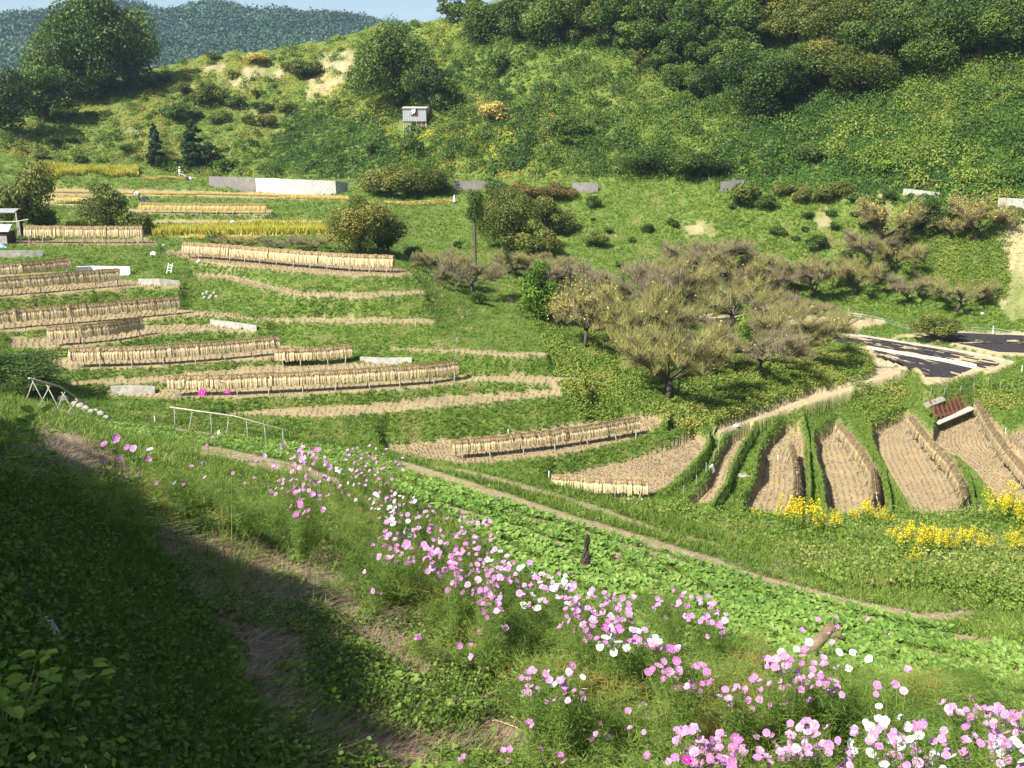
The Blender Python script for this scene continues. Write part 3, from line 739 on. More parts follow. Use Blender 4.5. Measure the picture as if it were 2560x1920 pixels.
for nm in ('N1', 'N2', 'N3', 'G1', 'G2', 'G3', 'G4', 'G5', 'F6', 'F5', 'F4', 'F3', 'F3b', 'F2', 'F1', 'FB', 'S1', 'S2', 'S3', 'FA'):
    near_ = nm in ('N1', 'N2', 'N3', 'G1', 'G2', 'G3', 'G4', 'G5')
    P = stubble_points(nm, .34 if near_ else .4, .24 if near_ else .36)
    m = rng.random(len(P)) < .88
    sp.append(tufts(P[m], .13 + .05 * rng.random(m.sum()), 5, .32, .7, .48 if nm != 'G3' else .55, .3))
stuff('stubble', sp, 'litter', 'rows of cut rice stubble standing in the dry paddies')

# --- foreground plants
def dist(P): return np.clip(np.hypot(P[:, 0], P[:, 1]) / 10, .75, 2.4)
def fgs(mask, n, power=.5): return sample(mask & FG, n, power)
GMEAD = zone([[(1560,1268),(1900,1300),(2300,1290),(2560,1255),(2860,1240),(2860,1560),(2560,1545),(2300,1480),(2100,1470),(1980,1400),(1850,1340)]], FG, 1, 1.5)
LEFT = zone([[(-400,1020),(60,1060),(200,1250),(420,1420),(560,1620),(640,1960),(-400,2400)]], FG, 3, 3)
veg = VEGROWS > .35
P = fgs(veg, 22000, .15); P = P[fbm(P[:, 0] * 1.7, P[:, 1] * 1.7, 31) + .25 * np.sin((P[:, 0] * .93 + P[:, 1] * .37) * 7.0) > .31]
def leaf6(P, size, tint, tvar, n_leaf=5, up=.35):
    """rosettes of broad folded leaves"""
    n = len(P); th = rng.random((n, n_leaf)) * 6.28; s = (np.broadcast_to(size, (n,))[:, None] * (.6 + .7 * rng.random((n, n_leaf))))
    el = up + .5 * rng.random((n, n_leaf))
    d = np.stack([np.cos(th) * np.cos(el), np.sin(th) * np.cos(el), np.sin(el)], -1)
    sd = np.stack([-np.sin(th), np.cos(th), np.zeros_like(th)], -1)
    nn = np.cross(d, sd)
    st = P[:, None, :] + d * (s * .55)[..., None]
    def q(a, b, c): return st + d * (s * a)[..., None] + sd * (s * b)[..., None] - nn * (s * c)[..., None]
    drop = np.zeros(st.shape); drop[..., 2] = -.22 * s
    pts = [q(0, 0, 0), q(.25, -.30, -.10), q(.7, -.30, -.08) + drop * .4, q(1, 0, 0) + drop, q(.7, .30, -.08) + drop * .4, q(.25, .30, -.10)]
    V_ = np.stack(pts, 2).reshape(-1, 3); m = n * n_leaf
    f = np.array([[0, 1, 2, 3], [0, 3, 4, 5]]); T_ = (np.arange(m)[:, None, None] * 6 + f).reshape(-1, 4)
    t_ = np.repeat((np.broadcast_to(tint, (n,))[:, None] + (rng.random((n, n_leaf)) - .5) * 2 * tvar).ravel(), 2)
    return V_, T_, t_
stuff('leafy_vegetables', [leaf6(P, (.045 + .055 * rng.random(len(P))) * np.clip(dist(P), .65, 1.7) * .74, .45 + .7 * (fbm(P[:, 0] * .8, P[:, 1] * .8, 5) - .5), .38)], 'veg', 'rows of bright green leafy vegetables running down the field', 4)
rest = FG & ~veg & (BARE < .25)
parts = []
P = fgs(rest & (BROWN < .5) & (LEFT < .5) & (GMEAD < .4), 42000, .2)
parts.append(tufts(P, (.05 + .07 * rng.random(len(P))) * dist(P), 5, .10, .9, .45 + .9 * (fbm(P[:, 0] * 1.1, P[:, 1] * 1.1, 7) - .45), .2))
P = fgs(FG & (BARE > .3), 1500, .2)
parts.append(tufts(P, .05, 5, .12, .9, .5, .3))
P = fgs(FG & (BROWN > .4), 2600, .1)
m = fbm(P[:, 0] * 1.6, P[:, 1] * 1.6, 8) > .47
parts.append(tufts(P[m], .09 + .08 * rng.random(m.sum()), 6, .07, .8, .4, .3))
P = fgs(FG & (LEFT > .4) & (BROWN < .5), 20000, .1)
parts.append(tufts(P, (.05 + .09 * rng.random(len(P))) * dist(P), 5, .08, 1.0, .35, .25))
P = fgs(veg, 9000, .2)
parts.append(tufts(P, .08 * dist(P), 5, .09, .8, .6, .2))
stuff('grass', parts, 'weed', 'short grass and fine weeds on the near slope')
parts = []
P = fgs(GMEAD > .4, 26000, .3)
U_, V_ = uv_of(P[:, 0], P[:, 1], P[:, 2])
parts.append(tufts(P, np.where(V_ > 1480, .2, np.where(V_ < 1330, .22, .32)) * (.6 + .7 * rng.random(len(P))), 7, .05, .45, .62 + .9 * (fbm(P[:, 0] * .7, P[:, 1] * .7, 12) - .45), .22))
stuff('meadow_grass', parts, 'bank_grass', 'tall meadow grass under the yellow goldenrod on the right')
P = fgs((GMEAD > .4), 2600, .3)
stuff('meadow_weeds', [clumps(P, .22 + .35 * rng.random(len(P)), 22, .075, 1.0, .50 + .9 * (fbm(P[:, 0] * .6, P[:, 1] * .6, 88) - .4), .28)], 'weed', 'leafy weeds and creepers growing through the meadow grass', 4)
P = fgs(rest & (LEFT < .4) & (BROWN < .5) & (GMEAD < .4), 1500, .3)
PB = fgs(FG & (BROWN > .2), 3600, .2); PB = PB[fbm(PB[:, 0] * 1.2, PB[:, 1] * 1.2, 99) > .47]
P_ = fgs(FG & (LEFT > .3) & (BROWN < .6), 900, .2)
stuff('low_weeds', [clumps(P_, .08 + .16 * rng.random(len(P_)), 26, .03, .9, .26, .3), clumps(PB, .06 + .12 * rng.random(len(PB)), 26, .03, .9, .42, .35), clumps(P, (.08 + .12 * rng.random(len(P))) * dist(P), 18, .04, .8, .55, .35)], 'weed', 'small tufted weeds on the slope round the flowers', 4)
parts = []
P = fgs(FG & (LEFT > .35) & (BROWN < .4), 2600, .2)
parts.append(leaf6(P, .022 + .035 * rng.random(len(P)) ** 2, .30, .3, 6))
P = fgs(rest & (LEFT < .5) & (BROWN < .5), 5200, .2)
parts.append(leaf6(P, .045 + .04 * rng.random(len(P)), .55, .25, 6))
P = fgs(FG & (BROWN > .4), 420, .2)
parts.append(leaf6(P, .03 + .035 * rng.random(len(P)), .62, .3, 6))
P = fgs(FG & (GMEAD > .3), 5500, .2)
parts.append(leaf6(P, .09 + .07 * rng.random(len(P)), .62, .25, 6, .5))
stuff('broad_weeds', parts, 'weed', 'broad leaved weeds scattered through the near grass', 4)
parts = []
P = fgs(FG & (BROWN > .3), 30000, .1)
parts.append(tufts(P, .04 + .07 * rng.random(len(P)), 4, .07, 2.6, .52, .42, .22))
P = fgs(rest & (BROWN < .5), 12000, .1)
parts.append(tufts(P, (.04 + .07 * rng.random(len(P))) * dist(P), 3, .06, 2.2, .6, .3, .4))
P = fgs(FG & (BARE > .3), 9000, .1)
parts.append(tufts(P, .04 + .05 * rng.random(len(P)), 4, .10, 2.0, .68, .3, .3))
for (u, v, du, dv, n) in ((140,1120,80,36,1800),(55,1110,60,60,700),(940,1560,90,50,1500),(1780,1420,180,30,900),(1550,1700,60,30,700),(780,1480,160,70,1500),(1960,1430,40,22,700)):
    q = np.array([list(at(u + du * a, v + dv * b)) for a, b in rng.normal(size=(n // 6, 2)) * .6]); q = np.repeat(q, 6, 0) + rng.normal(size=(len(q) * 6, 3)) * [.08, .08, .02]
    parts.append(tufts(q, .13, 3, .03, 2.2, .72, .25, .3))
stuff('dead_stems', parts, 'litter', 'dry brown stems and plant litter lying on the near ground')
# ------------------------------------------------------------------ trees and shrubs
ORD = ['first', 'second', 'third', 'fourth', 'fifth', 'sixth', 'seventh', 'eighth', 'ninth', 'tenth', 'eleventh', 'twelfth', 'thirteenth', 'fourteenth', 'fifteenth', 'sixteenth', 'seventeenth', 'eighteenth', 'nineteenth', 'twentieth']
def crown_mesh(name, mat, n, leaf, seed, form='round', nl=26, tint0=.5):
    """leaf masses on many lobes, in a box one unit wide and one unit high"""
    g = np.random.default_rng(seed); L_ = []
    if form == 'cone': nl = 40
    for k in range(nl):
        if form == 'cone':
            h = .12 + .86 * (k / nl) ; rr = .40 * (1 - h) ** .8 + .03
            a = g.random() * 6.28; q = rr * (.35 + .5 * g.random())
            L_.append((q * cos(a), q * sin(a), h, .05 + .09 * (1 - h)))
        elif form == 'low':
            a = g.random() * 6.28; q = .36 * math.sqrt(g.random())
            L_.append((q * cos(a), q * sin(a), .22 + .5 * g.random() * (1 - q * 1.4), .13 + .10 * g.random()))
        elif form == 'spread':
            a = g.random() * 6.28; q = .42 * math.sqrt(g.random()); h = .34 + .5 * g.random() * (1 - q)
            L_.append((q * cos(a), q * sin(a), h, .09 + .09 * g.random()))
        else:
            d = g.normal(size=3); d /= np.linalg.norm(d); q = .36 * g.random() ** .4
            L_.append((q * d[0], q * d[1], .50 + q * d[2] * 1.12, .10 + .13 * g.random()))
    L_ = np.array(L_); w = L_[:, 3] ** 2; idx = g.choice(nl, n, p=w / w.sum())
    d = g.normal(size=(n, 3)); d[:, 2] += .35; d /= np.linalg.norm(d, axis=1)[:, None]
    sh = np.where(g.random(n) < .25, .3 + .5 * g.random(n), .78 + .34 * g.random(n))
    C = L_[idx, :3] + d * (L_[idx, 3] * sh)[:, None] * [1, 1, .85 if form != 'cone' else .5]
    C[:, 2] = np.maximum(C[:, 2], .02)
    lt = g.random(nl) * .5 - .25
    v, t, tt = leaves(C, leaf, d, .8, tint0 + lt[idx], .2)
    return tri_mesh(name, v, t, tt, mat, False, 4)
def trunk_mesh(seed, form='round'):
    g = random.Random(seed); b = MB(); x = y = 0; pts = [(0, 0, -.06)]; top = {'cone': .92, 'low': .3, 'spread': .4}.get(form, .55)
    for k in range(1, 6):
        x += g.uniform(-.02, .02); y += g.uniform(-.02, .02); pts.append((x, y, top * k / 5))
    b.tube(pts, [.035, .03, .026, .022, .018, .012], 7)
    if form != 'cone':
        for k in range(9):
            a = g.uniform(0, 6.28); s = pts[g.randint(2, 5)]; e = g.uniform(.22, .38)
            b.tube([s, (s[0] + e * .5 * cos(a), s[1] + e * .5 * sin(a), s[2] + .10), (s[0] + e * cos(a), s[1] + e * sin(a), s[2] + g.uniform(.12, .32))], [.014, .009, .004], 5)
    return b.mesh('trunk', 'bark', True)
PROTO = {}
def proto(kind, mat, size, form, i, tint0=.5):
    key = (kind, mat, size, form, i, tint0)
    if key not in PROTO:
        n, lf, nl = {'L': (19000, .027, 30), 'M': (8000, .040, 20), 'S': (2200, .066, 14), 'XS': (420, .14, 8)}[size]
        PROTO[key] = (crown_mesh('crown', mat, n, lf, 1000 + 37 * i + len(PROTO), form, nl, tint0), trunk_mesh(500 + i, form))
    return PROTO[key]
TREES = []
def tree(u, v, wpx, hpx, mat, form, label, cat='tree', group=None, name='tree', base=None, rmin=45, depth=None, crown='crown', tint0=.5, trunk=True):
    p = base or at(u, v, rmin); k = pxm(p); w, h = wpx / k, hpx / k
    size = 'L' if wpx > 170 else 'M' if wpx > 95 else 'S' if wpx > 38 else 'XS'
    cm, tm = proto(name, mat, size, form, len(TREES) % 3, (.5 if mat == 'yellow_leaf' else (.38, .5, .66)[len(TREES) * 7 % 3]))
    t = empty(name, p, label, cat, group, random.uniform(0, 6.28)); TREES.append(t)
    t.scale = (w * 1.04, (depth or w) , h)
    link(crown, cm, t)
    if trunk: link('trunk', tm, t)
    return t
# ---- single trees, base pixel and size as they stand
HILLG = 'trees on the hillside'
tree(245, 250, 235, 270, 'tree_leaf', 'round', 'tallest dark broadleaf tree standing on the left end of the knoll', name='broadleaf_tree')
tree(160, 262, 185, 215, 'tree_leaf', 'round', 'dark broadleaf tree joined to the left side of the tallest knoll tree', name='broadleaf_tree')
tree(325, 222, 165, 215, 'tree_leaf', 'round', 'dark broadleaf tree crowding the right side of the tallest knoll tree', name='broadleaf_tree')
tree(415, 160, 110, 112, 'tree_leaf', 'round', 'rounded dark tree ending the knoll grove on the right', name='broadleaf_tree')
tree(120, 305, 170, 150, 'tree_leaf', 'round', 'lower broadleaf tree at the foot of the knoll grove', name='broadleaf_tree')
tree(225, 245, 130, 120, 'tree_leaf', 'low', 'bushy dark tree filling the underside of the knoll grove', name='broadleaf_tree')
tree(30, 330, 120, 150, 'tree_leaf', 'round', 'dark blue green tree beyond the knoll at the left edge', name='broadleaf_tree')
tree(-40, 300, 140, 150, 'olive_leaf', 'round', 'yellowish tree beyond the knoll at the left edge', name='broadleaf_tree')
tree(985, 272, 220, 205, 'tree_leaf', 'round', 'big spreading dark tree standing over the grey hut', name='broadleaf_tree')
tree(1075, 285, 130, 130, 'tree_leaf', 'round', 'smaller dark tree just right of the grey hut', name='broadleaf_tree')
tree(1038, 52, 44, 30, 'tree_leaf', 'low', 'small round tree alone on the skyline', 'shrub', name='round_shrub')
tree(998, 62, 30, 26, 'tree_leaf', 'low', 'tiny shrub on the skyline left of the small round tree', 'shrub', name='round_shrub')
tree(392, 418, 66, 108, 'pine_leaf', 'cone', 'narrow dark conifer at the foot of the knoll', name='conifer_tree')
tree(487, 420, 112, 118, 'pine_leaf', 'cone', 'broad dark conifer beside the narrow one at the foot of the knoll', name='conifer_tree')
tree(525, 418, 60, 70, 'pine_leaf', 'round', 'low dark conifer with a pale trunk right of the broad conifer', name='conifer_tree')
tree(560, 425, 60, 42, 'lime_leaf', 'low', 'yellow green bush right of the conifers by the farm road', 'bush', name='bush')
tree(55, 585, 165, 205, 'olive_leaf', 'round', 'tall leafy tree behind the lean-to shed at the left edge', name='broadleaf_tree')
tree(110, 583, 80, 90, 'olive_leaf', 'low', 'bushy tree between the shed and the first straw rack', name='broadleaf_tree')
tree(268, 585, 130, 118, 'olive_leaf', 'round', 'rounded olive green tree behind the topmost left straw rack', name='broadleaf_tree')
tree(345, 587, 90, 75, 'olive_leaf', 'low', 'lower bushy tree behind the right end of the topmost left straw rack', name='broadleaf_tree')
tree(900, 636, 180, 160, 'olive_leaf', 'round', 'large olive green tree behind the right end of the long upper straw rack', name='broadleaf_tree')
tree(970, 632, 95, 110, 'olive_leaf', 'round', 'right hand half crown beside the large olive green tree', name='broadleaf_tree')
tree(1030, 640, 60, 36, 'tree_leaf', 'low', 'dark low shrub right of the large olive green tree', 'shrub', name='round_shrub')
tree(975, 487, 150, 95, 'olive_leaf', 'low', 'dense bushy tree below the farm road, left of its twin', name='broadleaf_tree')
tree(1060, 487, 130, 95, 'olive_leaf', 'low', 'dense bushy tree below the farm road, right of its twin', name='broadleaf_tree')
tree(1030, 395, 70, 60, 'tree_leaf', 'round', 'blue green tree on the hill just under the grey hut', name='broadleaf_tree')
tree(925, 390, 45, 45, 'tree_leaf', 'round', 'small dark tree on the hill left of the tree under the hut', name='broadleaf_tree')
tree(1265, 625, 175, 165, 'olive_leaf', 'round', 'big olive tree beside the tall pollarded trunk', name='broadleaf_tree')
tree(1385, 590, 120, 115, 'olive_leaf', 'round', 'olive tree right of the big one beside the pollarded trunk', name='broadleaf_tree')
tree(1320, 640, 150, 110, 'olive_leaf', 'low', 'low front olive tree between the two taller ones', name='broadleaf_tree')
tree(1300, 510, 120, 68, 'rust_leaf', 'low', 'reddish brown tree just below the farm road wall', name='broadleaf_tree')
tree(1385, 500, 110, 58, 'rust_leaf', 'low', 'rusty green tree right of the reddish brown one', name='broadleaf_tree')
tree(1235, 495, 66, 50, 'tree_leaf', 'round', 'dark green tree between the pollarded trunk and the reddish tree', name='broadleaf_tree')
tree(1338, 800, 135, 160, 'lime_leaf', 'round', 'leaning bright green tree standing among the bare plum trees', name='leaning_tree')
tree(1375, 802, 90, 95, 'tree_leaf', 'low', 'dark green bush hugging the right of the leaning bright green tree', 'bush', name='bush')
tree(1198, 762, 46, 48, 'tree_leaf', 'low', 'dark bush under the bare plum tree left of the leaning tree', 'bush', name='bush')
tree(1768, 872, 80, 74, 'lime_leaf', 'low', 'bright green bush in the middle of the plum orchard', 'bush', name='bush')
tree(1873, 872, 92, 96, 'lime_leaf', 'round', 'yellow green bush on the right of the plum orchard', 'bush', name='bush')
tree(1432, 345, 120, 76, 'tree_leaf', 'low', 'dark bush on the open hill above the farm road', 'bush', name='bush')
tree(1435, 365, 80, 40, 'lime_leaf', 'low', 'light green bush just below the dark bush on the open hill', 'bush', name='bush')
tree(1236, 312, 88, 74, 'yellow_leaf', 'low', 'round yellow bush alone on the hill right of the hut', 'bush', name='bush')
tree(1625, 435, 190, 80, 'tree_leaf', 'low', 'broad dark thicket overhanging the farm road in the middle', 'thicket', name='thicket')
tree(1745, 445, 150, 84, 'tree_leaf', 'low', 'broad dark thicket overhanging the farm road, right of the middle one', 'thicket', name='thicket')
tree(2020, 410, 80, 66, 'tree_leaf', 'low', 'dark bush at the foot of the vine slope', 'bush', name='bush')
tree(2200, 430, 90, 44, 'lime_leaf', 'low', 'yellowish bush at the foot of the right vine slope', 'bush', name='bush')
tree(1245, 190, 60, 56, 'tree_leaf', 'round', 'small dark tree high on the open hill', name='broadleaf_tree')
tree(1590, 185, 44, 66, 'olive_leaf', 'round', 'narrow grey green tree high on the hill', name='broadleaf_tree')
tree(1130, 60, 90, 70, 'tree_leaf', 'round', 'outermost tree of the hilltop wood beside the skyline', name='broadleaf_tree')
tree(2328, 588, 110, 90, 'tree_leaf', 'round', 'dark green tree between the two yellow autumn trees', name='broadleaf_tree')
tree(2335, 850, 125, 68, 'olive_leaf', 'spread', 'low yellowish bush growing between the black netted plots', 'bush', name='bush')
tree(2540, 545, 50, 44, 'tree_leaf', 'low', 'small dark shrub in front of the concrete wall at the right edge', 'shrub', name='round_shrub')
tree(770, 196, 92, 64, 'olive_leaf', 'low', 'grey green spreading shrub on the upper right of the knoll', 'shrub', name='round_shrub')
tree(640, 160, 76, 38, 'yellow_leaf', 'low', 'pale yellow shrub near the top of the knoll', 'shrub', name='round_shrub')
tree(728, 178, 56, 36, 'olive_leaf', 'low', 'yellowish shrub right of the pale yellow one on the knoll', 'shrub', name='round_shrub')
# foot of the big shadow on the left: a round dark bush standing on the bank
tree(10, 962, 270, 100, 'tree_leaf', 'low', 'large dark bush at the left edge beyond the bare trellis', 'bush', name='bush', rmin=45)
tree(45, 985, 200, 62, 'tree_leaf', 'low', 'low dark bush in front of the large one at the left edge', 'bush', name='bush', rmin=45)
# rows of look-alikes: each label gives the row and the place in it
def rows(items, what, where, cat, mat_of, name, form='low', group=None, rowgap=26, hk=.72):
    items = sorted(items, key=lambda t: t[1]); rws = []
    for it in items:
        if rws and it[1] - rws[-1][0][1] < rowgap: rws[-1].append(it)
        else: rws.append([it])
    for i, rw in enumerate(rws):
        rw.sort()
        for j, it in enumerate(rw):
            u, v, w = it[:3]
            if len(rws) == 1: lab = f'{ORD[j]} {what} from the left {where}'
            else: lab = f'{what}, {ORD[j]} from the left in the {ORD[i]} row down {where}'
            w *= 1.3 if 'citrus' in what else 1.22; tree(u, v + w * .3, w, w * hk if len(it) < 4 else it[3], mat_of(it), form, lab, cat, group or f'{what}s {where}', name)
z1 = lambda L_, ox=0: [(ox + a * .4069, b * .4069, c * .4069) for a, b, c in L_]
rows(z1([(1310,340,85),(1440,460,75),(1130,540,110),(1300,575,190),(1450,615,120),(1580,573,75),(1610,655,125),(1080,675,155),(1200,702,90),(1350,722,120),(1770,655,125),(1520,735,85),(1645,732,125),(1010,480,90),(910,510,110),
    (560,700,80),(330,860,90),(440,850,80),(770,900,90),(500,970,90),(260,950,90),(120,680,90),(990,580,50),(1560,880,60),(700,520,110)]),
    'small green shrub', 'on the knoll', 'shrub', lambda it: 'tree_leaf' if int(it[0]) % 3 else 'olive_leaf', 'round_shrub', rowgap=22)
rows(z1([(510,1190,170),(640,1240,115),(735,1165,115),(860,1200,125),(1000,1185,130),(1085,1160,125),(1160,1215,70),(1280,1240,110),(1385,1200,80),(540,1265,42),(415,1265,50),(890,1315,75),(1025,1310,65),(1180,1305,65),(1055,1385,65),
    (1225,1385,65),(700,1415,95),(855,1405,48),(810,1465,55),(945,1490,125),(60,1370,60),(1115,1570,80),(1010,1615,60)], 1660) +
    z1([(1600,1240,95),(1610,1470,125),(1700,1415,62),(1840,1472,50),(1940,1400,72),(2095,1362,60),(760,1500,62),(1770,1625,62),(1605,1345,30),(1850,1640,40)], 830),
    'citrus bush', 'in the right orchard', 'bush', lambda it: 'tree_leaf' if it[2] < 45 or int(it[0]) % 4 == 0 else 'olive_leaf', 'citrus_bush', rowgap=24, hk=.8)
# the hilltop wood
WOOD = [(1210,75,120,110,0),(1290,60,130,120,0),(1370,80,140,130,0),(1440,70,120,110,1),(1180,40,110,90,0),(1330,20,150,110,0),(1450,10,150,120,0),(1540,80,150,130,0),(1600,110,130,110,0),(1560,30,150,130,0),
 (1640,60,150,140,0),(1700,110,140,120,0),(1740,60,150,140,0),(1770,140,120,110,0),(1840,110,150,140,0),(1800,10,170,150,0),(1900,60,170,150,0),(1980,90,170,150,1),(1900,250,210,150,0),(1960,210,160,140,0),(1850,180,140,120,0),
 (2050,60,170,150,1),(2100,130,190,160,1),(2150,90,170,150,1),(2060,180,170,130,1),(2140,200,170,120,1),(2200,150,190,170,0),(2260,110,190,180,0),(2330,150,200,160,0),(2390,120,190,190,0),(2450,110,190,180,0),(2520,120,190,180,0),(2590,110,190,180,0),
 (2220,50,180,140,0),(2330,40,190,150,0),(2440,30,190,150,0),(2550,30,190,150,0),(1690,190,90,70,0),(1760,210,90,80,0),(1650,150,90,70,0),(1500,-30,170,120,0),(1680,-30,180,130,0),(1850,-50,180,120,0),(2020,-20,180,130,0),(2120,10,170,120,0),(2260,-50,190,130,0),(2400,-60,190,130,0),(2540,-60,190,120,0)]
WOOD = sorted(WOOD, key=lambda t: t[1])
bands = [[t for t in WOOD if t[1] < 20], [t for t in WOOD if 20 <= t[1] < 85], [t for t in WOOD if 85 <= t[1] < 135], [t for t in WOOD if t[1] >= 135]]
for bi, bd in enumerate(bands):
    bd.sort()
    for j, (u, v, w, h, kd) in enumerate(bd):
        q = ['topmost', 'upper', 'lower', 'lowest'][bi]
        tree(u, v + 38, w * 1.08, h * 1.05, ['tree_leaf', 'olive_leaf'][kd], 'round' if j % 3 else 'spread', f'{["dark green", "dull olive green"][kd]} tree, {ORD[j]} from the left in the {q} rank of the hilltop wood', 'tree', 'trees of the hilltop wood', 'broadleaf_tree')
# the pollarded tree: tall bare trunk with a leafy head
p = at(1190, 700, 45); k = pxm(p)
t = empty('pollarded_tree', p, 'tall bare grey trunk with a leafy green head above the plum trees', 'tree')
h = 205 / k; b = MB(); b.tube([(0, 0, -.1), (-.05, 0, h * .3), (-.1, .05, h * .62), (-.16, 0, h * .8)], [.14, .13, .12, .10], 9)
for s_ in range(6): b.tube([(-.1, 0, h * (.18 + .07 * s_)), (-.1 + .45 * (-1) ** s_, .1, h * (.22 + .07 * s_))], [.05, .015], 5)
b.obj('trunk', 'bark', t, True)
cr_ = link('crown', crown_mesh('crown', 'tree_leaf', 3600, .055, 77, 'round', 22), t); cr_.location = (-.1, 0, h * .62); cr_.scale = (62 / k, 62 / k, 92 / k)

# ---- bare plum trees
def plum_meshes(seed, nt=3200, leafn=60):
    g = np.random.default_rng(seed); rd = random.Random(seed); b = MB(); S, E = [], []
    top = Vector((rd.uniform(-.03, .03), rd.uniform(-.03, .03), .20))
    b.tube([(0, 0, -.06), (top.x * .5, top.y * .5, .10), top], [.026, .022, .02], 7)
    ends = []
    for k in range(8):
        a = k / 8 * 6.28 + rd.uniform(-.3, .3); q = rd.uniform(.26, .42); zz = rd.uniform(.38, .62)
        m = top + Vector((cos(a) * q * .5, sin(a) * q * .5, (zz - .2) * .45)); e = Vector((cos(a) * q, sin(a) * q, zz))
        b.tube([top, m, e], [.013, .008, .004], 5)
        for s in range(9):
            o = m.lerp(e, rd.random()); a2 = a + rd.uniform(-1.2, 1.2); q2 = rd.uniform(.1, .26)
            e2 = o + Vector((cos(a2) * q2, sin(a2) * q2, rd.uniform(-.12, .26)))
            b.tube([o, o.lerp(e2, .5) + Vector((0, 0, .01)), e2], [.006, .0045, .002], 4, False); ends.append((o, e2))
        ends.append((m, e))
    O = np.array([list(o) for o, e in ends]); En = np.array([list(e) for o, e in ends])
    idx = g.integers(0, len(O), nt); t_ = g.random(nt)[:, None]; s0 = O[idx] * (1 - t_) + En[idx] * t_
    d = g.normal(size=(nt, 3)) * .62; d[:, 2] = np.abs(d[:, 2]) * .8 + .75; d += (s0 - [0, 0, .2]) * .45; d /= np.linalg.norm(d, axis=1)[:, None]
    ln = (.05 + .15 * g.random(nt))[:, None]; e0 = s0 + d * ln; rho = np.hypot(e0[:, 0], e0[:, 1]); e0[:, 2] = np.minimum(e0[:, 2], .42 + .58 * np.sqrt(np.clip(1 - (rho / .58) ** 2, 0, 1)) + .05 * g.random(nt))
    w = np.cross(d, g.normal(size=(nt, 3))); w /= np.linalg.norm(w, axis=1)[:, None]; w *= .0019
    V_ = np.stack([s0 - w, s0 + w, e0], 1).reshape(-1, 3)
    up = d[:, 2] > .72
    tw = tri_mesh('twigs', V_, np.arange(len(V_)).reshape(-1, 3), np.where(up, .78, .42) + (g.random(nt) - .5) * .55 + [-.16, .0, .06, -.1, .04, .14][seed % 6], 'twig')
    c = e0[g.integers(0, nt, leafn)]; v, t, tt = leaves(c + g.normal(size=c.shape) * .012, .024, None, 1.0, .5, .4)
    return b.mesh('trunk', 'bark', True), tw, tri_mesh('leaves', v, t, tt, 'yellow_leaf', False, 4)
PL = [plum_meshes(300 + i, 9500, [40, 2600, 120][i % 3]) for i in range(6)]
def plum(u, v, w, h, label, leafy=0, rmin=45, n=[0]):
    p = at(u, v, rmin); k = pxm(p); n[0] += 1
    cand = [i for i in range(6) if (i % 3 == 1) == bool(leafy)]
    tr, tw, lf = PL[cand[n[0] % len(cand)]]
    t = empty('plum_tree', p, label, 'tree', 'bare plum trees of the hollow', random.uniform(0, 6.28)); t.scale = (w / k, w / k, h * 1.16 / k)
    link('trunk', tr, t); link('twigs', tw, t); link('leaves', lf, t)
for a in [(1108,706,150,92,'small bare plum tree at the left end of the orchard above the green gully'),(1180,738,190,112,'bare plum tree over the dark bush left of the leaning green tree'),
 (1290,690,150,70,'bare plum tree right behind the pollarded trunk'),(1430,742,190,108,'bare grey plum tree behind the leaning green tree'),(1370,700,150,70,'low bare plum tree between the pollarded trunk and the orchard'),
 (1462,868,180,180,'plum tree clothed in yellow leaves at the left front of the orchard',1),(1590,915,250,230,'large bare grey plum tree right of the yellow leaved one'),
 (1560,790,260,150,'wide bare plum tree in the middle of the left orchard'),(1680,770,240,140,'wide bare purplish plum tree in the middle of the orchard'),
 (1741,800,220,130,'bare plum tree with a forked trunk beside the sandy strip'),(1831,822,240,140,'bare plum tree with a bent trunk in front of the sandy strip'),(1960,830,220,120,'bare plum tree behind the right end of the sandy strip'),
 (1995,893,270,150,'bare plum tree leaning over the netted plots'),(1895,935,250,130,'gnarled low plum tree above the sandy path'),(1672,1000,310,220,'largest bare plum tree at the front of the orchard above the bank'),
 (1750,930,200,150,'bare plum tree behind the largest front one'),(1650,880,230,150,'bare olive tinged plum tree in the heart of the orchard'),(1740,700,220,110,'bare plum tree at the upper left of the back row'),
 (1840,720,210,110,'bare plum tree in the middle of the back row'),(1930,750,200,110,'bare plum tree toward the right of the back row'),(2030,740,180,110,'bare plum tree at the right of the back row'),(1800,660,180,70,'bare plum tree highest up in the back row'),
 (2140,738,140,110,'lone bare plum tree with a dark forked trunk on the green slope'),(2268,757,120,80,'small bare plum tree on the green slope above the netted plots'),(2392,778,180,96,'spreading bare plum tree beside the earth path'),
 (2175,660,170,100,'plum tree with scattered yellow leaves below the yellow autumn tree'),(2240,680,150,90,'plum tree with a few yellow leaves right of the other scattered one'),
 (2225,612,190,120,'yellow autumn tree left of the dark green tree on the right',1),(2372,602,90,75,'small yellow autumn tree right of the dark green tree',1),(2440,602,170,120,'wide yellow autumn tree beside the bare earth path on the right',1)]:
    if a[2]: plum(*a)
for u, w in ((590, 120), (700, 130), (790, 110)):
    plum(u, 628, w, 42, {590: 'low leafless shrub behind the middle of the long upper rack', 700: 'low leafless shrub left of the large olive tree', 790: 'low leafless shrub hidden under the large olive tree'}[u])
tree(548, 612, 66, 40, 'olive_leaf', 'low', 'small leafy bush behind the left part of the long upper rack', 'bush', name='bush')
